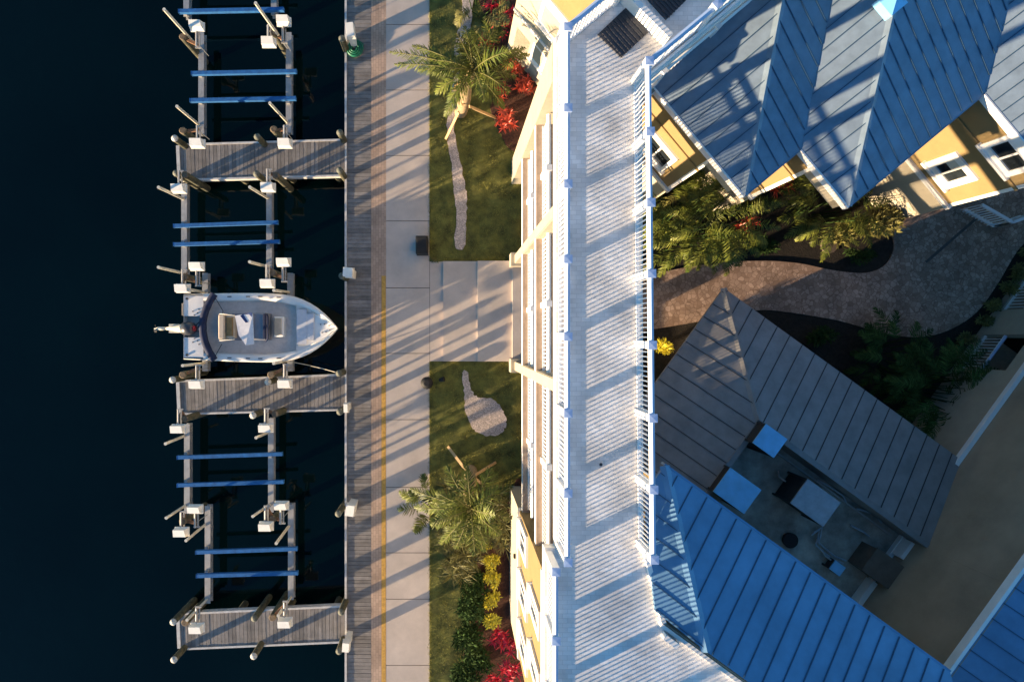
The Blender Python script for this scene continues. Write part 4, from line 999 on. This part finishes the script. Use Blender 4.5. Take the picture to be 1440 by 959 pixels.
rnd = random.Random(5)
def leaf_blade(mb, base, d, up, L, w, droop=.3, seg=3, tone=1.0, fold=.0):
    """tapering strap leaf from base in direction d, drooping"""
    d = Vector(d).normalized(); side = d.cross(Vector(up))
    if side.length < .05: side = d.cross(Vector((1, 0, 0)))
    side.normalize(); p = Vector(base); vs = []; 
    for i in range(seg + 1):
        t = i / seg; ww = w * (1 - t) ** .7 * (.55 + .45 * min(1, t * 4)) if i < seg else 0
        vs += [p - side * ww, p + side * ww] if i < seg else [p]
        d = (d + Vector((0, 0, -droop / seg))).normalized(); p = p + d * (L / seg)
    fs = [(2 * i, 2 * i + 1, 2 * i + 3, 2 * i + 2) for i in range(seg - 1)] + [(2 * seg - 2, 2 * seg - 1, 2 * seg)]
    mb.add(vs, fs, tone=tone)
def frond(mb, base, d, L, droop, nl, ll, lw, tone=1.0, stem=None, twist=.0, vee=.5):
    """palm frond: arched midrib with leaflets on both sides"""
    d = Vector(d).normalized(); p = Vector(base); pts = [p.copy()]; ds = [d.copy()]; N = 12
    for i in range(N):
        d = (d + Vector((0, 0, -droop / N))).normalized(); p = p + d * (L / N); pts.append(p.copy()); ds.append(d.copy())
    if stem is not None: stem.tube([pts[i] for i in range(0, N + 1, 2)], [.022 * (1 - i / (N + 2)) + .004 for i in range(0, N + 1, 2)], 5, cap=False)
    for k in range(nl):
        t = .12 + .88 * (k + rnd.random() * .6) / nl; f = t * N; i = min(N - 1, int(f)); q = pts[i].lerp(pts[i + 1], f - i); dd = ds[i]
        side = dd.cross(Vector((0, 0, 1)))
        if side.length < .1: side = Vector((1, 0, 0))
        side.normalize(); up = side.cross(dd)
        l = ll * (math.sin(math.pi * min(1, .18 + t * .80)) ** .7) * rnd.uniform(.8, 1.1)
        for sg in (1, -1):
            ld = side * sg * 1.0 + dd * (.55 + .7 * t) + up * (vee * rnd.uniform(.3, 1.0)) + Vector((rnd.uniform(-.3, .3), rnd.uniform(-.3, .3), rnd.uniform(-.3, .25)))
            leaf_blade(mb, q, ld, up, l, lw * rnd.uniform(.8, 1.2), droop=rnd.uniform(.5, 1.1), seg=2, tone=tone * rnd.uniform(.6, 1.4))
def palm(label, bpx, hpx, z, nf, L, extra=(), braces=(), leaf='leaf_palm', dry=2, skip=False):
    b = P(*bpx, 0); h = P(*hpx, z); root = thing('palm_tree', label, 'palm tree', (b.x, b.y, 0))
    tr = MB(); N = 9; pts = [b.lerp(h, (i / N)) + Vector((.06 * math.sin(i * .8), .05 * math.cos(i), 0)) * (i / N) for i in range(N + 1)]
    tr.tube(pts, [.24 - .10 * i / N + (.014 if i % 2 else 0) for i in range(N + 1)], 12); part(tr, 'trunk', 'bark', root)
    top = pts[-1]; mb = MB(); stm = MB()
    for k in range(nf):
        a = k * 2.399 + rnd.uniform(-.2, .2); el = lerp(1.3, .0, (k / nf) ** .8)
        if el < .75 and math.sin(a) < -.55 and skip: continue
        d = (math.cos(a) * math.cos(el), math.sin(a) * math.cos(el), math.sin(el))
        frond(mb, top, d, L * rnd.uniform(.8, 1.08), rnd.uniform(.9, 1.7), 27, .46, .022, tone=rnd.uniform(.55, 1.35), stem=stm)
    for (a, el, LL_, dr) in extra:
        d = (math.cos(a) * math.cos(el), math.sin(a) * math.cos(el), math.sin(el)); frond(mb, top, d, LL_, dr, 38, .44, .023, tone=rnd.uniform(.85, 1.2), stem=stm)
    part(mb, 'crown', leaf, root); part(stm, 'midribs', 'leaf_olive', root)
    if dry:
        mb = MB()
        for k in range(dry): a = rnd.uniform(0, 6.28); frond(mb, top - Vector((0, 0, .2)), (math.cos(a), math.sin(a), -.6), L * .6, .8, 22, .25, .015)
        part(mb, 'dry_fronds', 'leaf_dry', root)
    for (x0, y0, x1, y1, z1) in braces:
        q0 = P(x0, y0, 0.02); q1 = P(x1, y1, z1)
        part(MB().bar(q0, q1, .09, .05), 'brace', 'lumber', root)
    return root
palm('braced tall palm with a long frond over the concrete walk, beside the upper red plants', (648, 158), (664, 98), 3.6, 22, 1.75,
     extra=((2.85, .10, 2.9, .5), (3.0, .12, 2.6, .5), (2.7, .2, 2.2, .6), (.35, .25, 2.0, .8), (.5, .15, 2.0, .7), (-2.2, .1, 1.7, .9), (-.75, .0, 1.6, .9)), skip=True, braces=((627, 196, 645, 158, 1.5), (697, 166, 660, 150, 1.5), (640, 120, 651, 148, 1.4)))
palm('palm with wooden braces, below the grey pebble patch and above the yellow bushes', (662, 662), (660, 712), 3.9, 20, 1.55,
     extra=((2.9, .1, 2.1, .7), (3.2, .1, 1.9, .7), (-2.2, .1, 1.8, .9), (-1.3, .1, 1.8, .9)), braces=((630, 628, 656, 662, 1.3), (697, 650, 668, 668, 1.3), (690, 690, 668, 672, 1.2)))
def areca(label, px, py, h, n, L, leaf='leaf_palm', spread=.45, group=None, tone=1.0, name='areca_palm', cat='palm'):
    b = P(px, py, 0); root = thing(name, label, cat, (b.x, b.y, 0), group); mb = MB(); st_ = MB()
    for k in range(n):
        a = rnd.uniform(0, 6.28); r = spread * math.sqrt(rnd.random()); q = Vector((b.x + r * math.cos(a), b.y + r * math.sin(a), 0))
        hh = h * rnd.uniform(.35, .75); a2_ = a + rnd.uniform(-.7, .7); t = Vector((q.x + .25 * math.cos(a2_), q.y + .25 * math.sin(a2_), hh))
        st_.tube([q, q.lerp(t, .5) + Vector((0, 0, .03)), t], [.022, .018, .014], 5, cap=False)
        el = rnd.uniform(.1, 1.2); frond(mb, t, (math.cos(a2_) * math.cos(el), math.sin(a2_) * math.cos(el), math.sin(el)), L * rnd.uniform(.7, 1.1), rnd.uniform(1.0, 1.6), 22, .34, .022, tone=tone * rnd.uniform(.7, 1.3))
    part(mb, 'foliage', leaf, root); part(st_, 'stems', 'leaf_dark', root); return root
def rosettes(label, px, py, leaf, n=5, r=.30, L=.32, h=.42, name='red_cordyline', cat='plant', group=None, w=.03, per=16):
    b = P(px, py, 0); root = thing(name, label, cat, (b.x, b.y, 0), group); mb = MB(); st_ = MB()
    for k in range(n):
        a = k * 2.4 + rnd.uniform(-.3, .3); rr = r * math.sqrt((k + .3) / n); hh = h * rnd.uniform(.6, 1.1)
        q = Vector((b.x + rr * math.cos(a), b.y + rr * math.sin(a), hh)); st_.tube([(b.x + rr * .4 * math.cos(a), b.y + rr * .4 * math.sin(a), 0), q], .014, 5)
        for j in range(per):
            aa = j * 2.4 + rnd.random(); el = rnd.uniform(-.1, 1.2)
            leaf_blade(mb, q, (math.cos(aa) * math.cos(el), math.sin(aa) * math.cos(el), math.sin(el)), (0, 0, 1), L * rnd.uniform(.6, 1.1), w * rnd.uniform(.8, 1.3), droop=rnd.uniform(.3, .9), tone=rnd.uniform(.5, 1.35))
    part(mb, 'leaves', leaf, root); part(st_, 'stems', 'stem', root); return root
def bush(label, px, py, rx, ry, h, n, leaf, ls=.09, name='bush', cat='bush', group=None, mix=None):
    b = P(px, py, 0); root = thing(name, label, cat, (b.x, b.y, 0), group); mb = MB(); m2 = MB(); st_ = MB()
    lobes = [(rnd.uniform(-.6, .6) * rx, rnd.uniform(-.6, .6) * ry, h * rnd.uniform(.45, .8), rnd.uniform(.35, .6)) for _ in range(7)]
    for (lx, ly, lz, lr) in lobes: st_.tube([(b.x, b.y, 0), (b.x + lx * .6, b.y + ly * .6, lz * .6), (b.x + lx, b.y + ly, lz)], [.025, .018, .008], 5, cap=False)
    for k in range(n):
        lx, ly, lz, lr = rnd.choice(lobes)
        v = Vector((rnd.gauss(0, 1), rnd.gauss(0, 1), rnd.gauss(0, 1))).normalized() * (rnd.random() ** .4)
        q = Vector((b.x + lx + v.x * lr * rx, b.y + ly + v.y * lr * ry, max(.03, lz + v.z * lr * h * .7)))
        a = rnd.uniform(0, 6.28); el = rnd.uniform(-.3, 1.0); d = (v + Vector((math.cos(a), math.sin(a), math.sin(el))) * .8)
        leaf_blade(m2 if mix and rnd.random() < mix[1] else mb, q, d, (v.x * .3, v.y * .3, 1), ls * rnd.uniform(.8, 1.8), ls * .32, droop=rnd.uniform(0, .6), seg=2, tone=rnd.uniform(.55, 1.4))
    part(mb, 'leaves', leaf, root)
    if mix: part(m2, 'tips', mix[0], root)
    part(st_, 'stems', 'stem', root); return root
# upper mulch bed
g_ = 'red leaved plants in the upper mulch bed'
rosettes('crimson cordyline nearest the top edge of the photo, beside the cream wall', 698, 10, 'leaf_red', 5, .28, group=g_)
rosettes('crimson cordyline second from the top, the one closest to the cream wall', 711, 31, 'leaf_red', 6, .30, group=g_)
rosettes('crimson cordyline just left of the wall corner, lowest of the bright upper three', 699, 47, 'leaf_red', 6, .32, group=g_)
rosettes('dull reddish cordyline between the crimson ones and the tall palm crown', 688, 66, 'leaf_orange', 5, .30, group=g_)
rosettes('dark red cordyline half hidden under the right hand palm frond', 719, 101, 'leaf_orange', 6, .30, group=g_)
rosettes('orange red cordyline at the right end of the bed, against the building corner', 736, 127, 'leaf_orange', 7, .32, group=g_)
rosettes('orange red cordyline lowest in the upper bed, next to the wooden palm brace', 712, 172, 'leaf_orange', 8, .36, group=g_)
rosettes('small dull red cordyline deep in shade under the tall palm', 704, 135, 'leaf_orange', 4, .24, .3, group=g_)
areca('bushy olive palm clump at the top edge of the photo, beside the pebble path', 676, 22, 1.1, 14, .75, 'leaf_olive')
areca('low green palm clump under the tall palm crown, right of the pebble path', 683, 88, 1.0, 12, .7)
# lower mulch bed
g_ = 'yellow bushes in a row in the lower mulch bed'
for (x, y, lab) in ((683, 764, 'yellow bush at the upper end of the row, half under the palm fronds'), (690, 786, 'yellow bush second from the upper end of the row'),
                    (692, 810, 'round yellow bush in the middle of the row'), (690, 840, 'yellow bush second from the lower end of the row'), (690, 865, 'largest yellow bush at the lower end of the row, above the red plants')):
    bush(lab, x, y, .30, .30, .50, 520, 'leaf_yellow', .09, 'yellow_croton', 'bush', g_)
g_ = 'red leaved plants in the lower mulch bed'
rosettes('crimson cordyline just below the yellow row, left of its neighbour', 702, 893, 'leaf_red', 7, .34, group=g_)
rosettes('crimson cordyline right below the yellow row, touching the cream wall base', 717, 901, 'leaf_red', 5, .28, group=g_)
rosettes('bright crimson cordyline at the corner of the cream wall, lower right of the bed', 716, 937, 'leaf_red', 8, .34, group=g_)
rosettes('crimson cordyline cut off by the bottom edge of the photo', 694, 957, 'leaf_red', 7, .34, group=g_)
g_ = 'tan green grassy clumps round the lower palm'
for (x, y, h, lab) in ((640, 690, .9, 'tan green clump left of the lower palm, touching the lawn'), (690, 705, .9, 'tan green clump between the lower palm and the cream wall'), (634, 742, .9, 'tan green clump below left of the lower palm, at the mulch edge'),
                       (660, 765, 1.0, 'tan green clump straight below the lower palm'), (700, 745, .9, 'tan green clump below right of the lower palm, against the wall'), (645, 790, .8, 'lowest tan green clump beside the yellow row')):
    rosettes(lab, x, y, 'leaf_olive', 12, .48, .62, .55, 'grassy_clump', 'plant', g_, .020, 28)
areca('dark green fan of fronds reaching over the concrete walk, left of the lower palm', 606, 702, 1.3, 9, .9, 'leaf_palm', spread=.25)
g_ = 'dark green shrubs along the lower lawn'
for (x, y, lab) in ((664, 818, 'dark green shrub left of the middle yellow bush'), (660, 850, 'dark green shrub left of the two lowest yellow bushes'), (660, 885, 'dark green shrub below the yellow row, left of the red plants'),
                    (672, 915, 'dark green shrub between the red plants and the lawn'), (655, 940, 'dark green shrub at the bottom edge of the photo, beside the lawn')):
    bush(lab, x, y, .55, .55, .75, 900, 'leaf_dark', .12, 'dark_shrub', 'shrub', g_)
bush('low olive weed at the edge of the upper lawn beside the stairs', 612, 366, .16, .12, .12, 60, 'leaf_olive', .06, 'weed', 'plant')
# courtyard, below the zigzag roofs
areca('large bright green palm clump right of the white roof railing, lit by low sun', 985, 318, 3.0, 60, 1.35, 'leaf_palm', .8, tone=1.05)
areca('second bright green palm clump right beside the gallery railing', 942, 330, 2.7, 44, 1.25, 'leaf_palm', .65, tone=1.05)
areca('olive palm clump under the yellow corner, at the left end of the courtyard bed', 948, 262, 2.4, 18, 1.1, 'leaf_olive', .5)
areca('green palm clump under the second roof tip, centre of the courtyard bed', 1140, 300, 2.4, 40, 1.2, 'leaf_palm', .65, tone=.9)
rosettes('dark red cordyline under the first roof tip in the shaded courtyard bed', 1083, 262, 'leaf_orange', 7, .45, .45, .8)
rosettes('dark red cordyline in the middle of the shaded courtyard bed', 1045, 318, 'leaf_orange', 5, .35, .35, .5)
bush('sunlit yellow green shrub at the right end of the courtyard bed, against the cream wall', 1215, 318, .75, .65, 1.2, 1300, 'leaf_olive', .15, 'sunlit_shrub', 'shrub')
bush('yellow green shrub left of the sunlit one in the courtyard bed', 1176, 330, .6, .5, .9, 900, 'leaf_olive', .14, 'sunlit_shrub', 'shrub')
bush('low dark shrub at the path edge below the bright palm clump', 1000, 352, .5, .3, .45, 500, 'leaf_dark', .10, 'dark_shrub', 'shrub')
bush('low dark shrub at the path edge in the middle of the courtyard bed', 1075, 345, .6, .35, .5, 600, 'leaf_dark', .10, 'dark_shrub', 'shrub')
bush('low dark shrub at the rounded end of the courtyard bed', 1205, 362, .6, .3, .4, 500, 'leaf_dark', .09, 'dark_shrub', 'shrub')
bush('small yellow green bush in the gap between gallery railing and grey roof', 928, 486, .28, .3, .6, 420, 'leaf_yellow', .09, 'yellow_croton', 'bush')
# shaded bed on the right
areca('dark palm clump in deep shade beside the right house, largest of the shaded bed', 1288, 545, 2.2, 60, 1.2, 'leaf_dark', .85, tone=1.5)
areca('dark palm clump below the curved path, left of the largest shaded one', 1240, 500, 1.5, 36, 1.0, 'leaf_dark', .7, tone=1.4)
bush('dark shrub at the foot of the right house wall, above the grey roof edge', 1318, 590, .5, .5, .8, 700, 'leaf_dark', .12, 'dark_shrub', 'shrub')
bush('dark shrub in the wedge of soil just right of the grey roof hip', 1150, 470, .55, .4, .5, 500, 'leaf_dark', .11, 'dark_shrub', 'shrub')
g_ = 'small shrubs in a row along the right house'
for k, (x, y, lab) in enumerate(((1332, 497, 'lowest shrub of the row along the right house, nearest the dark palms'), (1352, 478, 'second shrub from the lower end of the row along the right house'), (1376, 452, 'third shrub from the lower end of the row, beside the lower porch'),
                                 (1391, 430, 'shrub of the row level with the wall between the two porches'), (1408, 408, 'third shrub from the upper end of the row along the right house'), (1424, 384, 'second shrub from the upper end of the row along the right house'), (1438, 358, 'topmost shrub of the row, cut by the right edge of the photo'))):
    bush(lab, x, y, .28, .28, .45, 330, 'leaf_olive', .10, 'row_shrub', 'shrub', g_)
# grass: countless blades, one object
mb = MB(); mulch_x = lambda y: 0
def blade(x, y):
    a = rnd.uniform(0, 6.28); h = rnd.uniform(.03, .075); w = .006; l = rnd.uniform(.01, .04)
    c, s = math.cos(a), math.sin(a)
    mb.add([(x - s * w, y + c * w, .01), (x + s * w, y - c * w, .01), (x + c * l, y + s * l, .01 + h)], [(0, 1, 2)], tone=rnd.uniform(.55, 1.4))
x0 = wx + .02; x1 = P(733, 0).x
for k in range(52000):
    x = rnd.uniform(x0 - .03, x1); y = rnd.uniform(-13.2, 12.6)
    if k % 12 == 0: x = x0 + rnd.gauss(-.015, .03)
    if yS0 - .02 < y < yS1 + .02: continue
    px = NX + x * 38; py = NY - y * 38
    if py < 195 and px > 676: continue
    if py > 690 and px > 672: continue
    if 626 < px < 652 and py < 348 and abs(px - (640 + 8 * math.sin((py - 220) / 45))) < 8: continue
    if math.hypot((px - 682) / 30, (py - 584) / 28) < .92: continue
    blade(x, y)
g = mb.build('grass', 'grass_blade', kind='stuff')
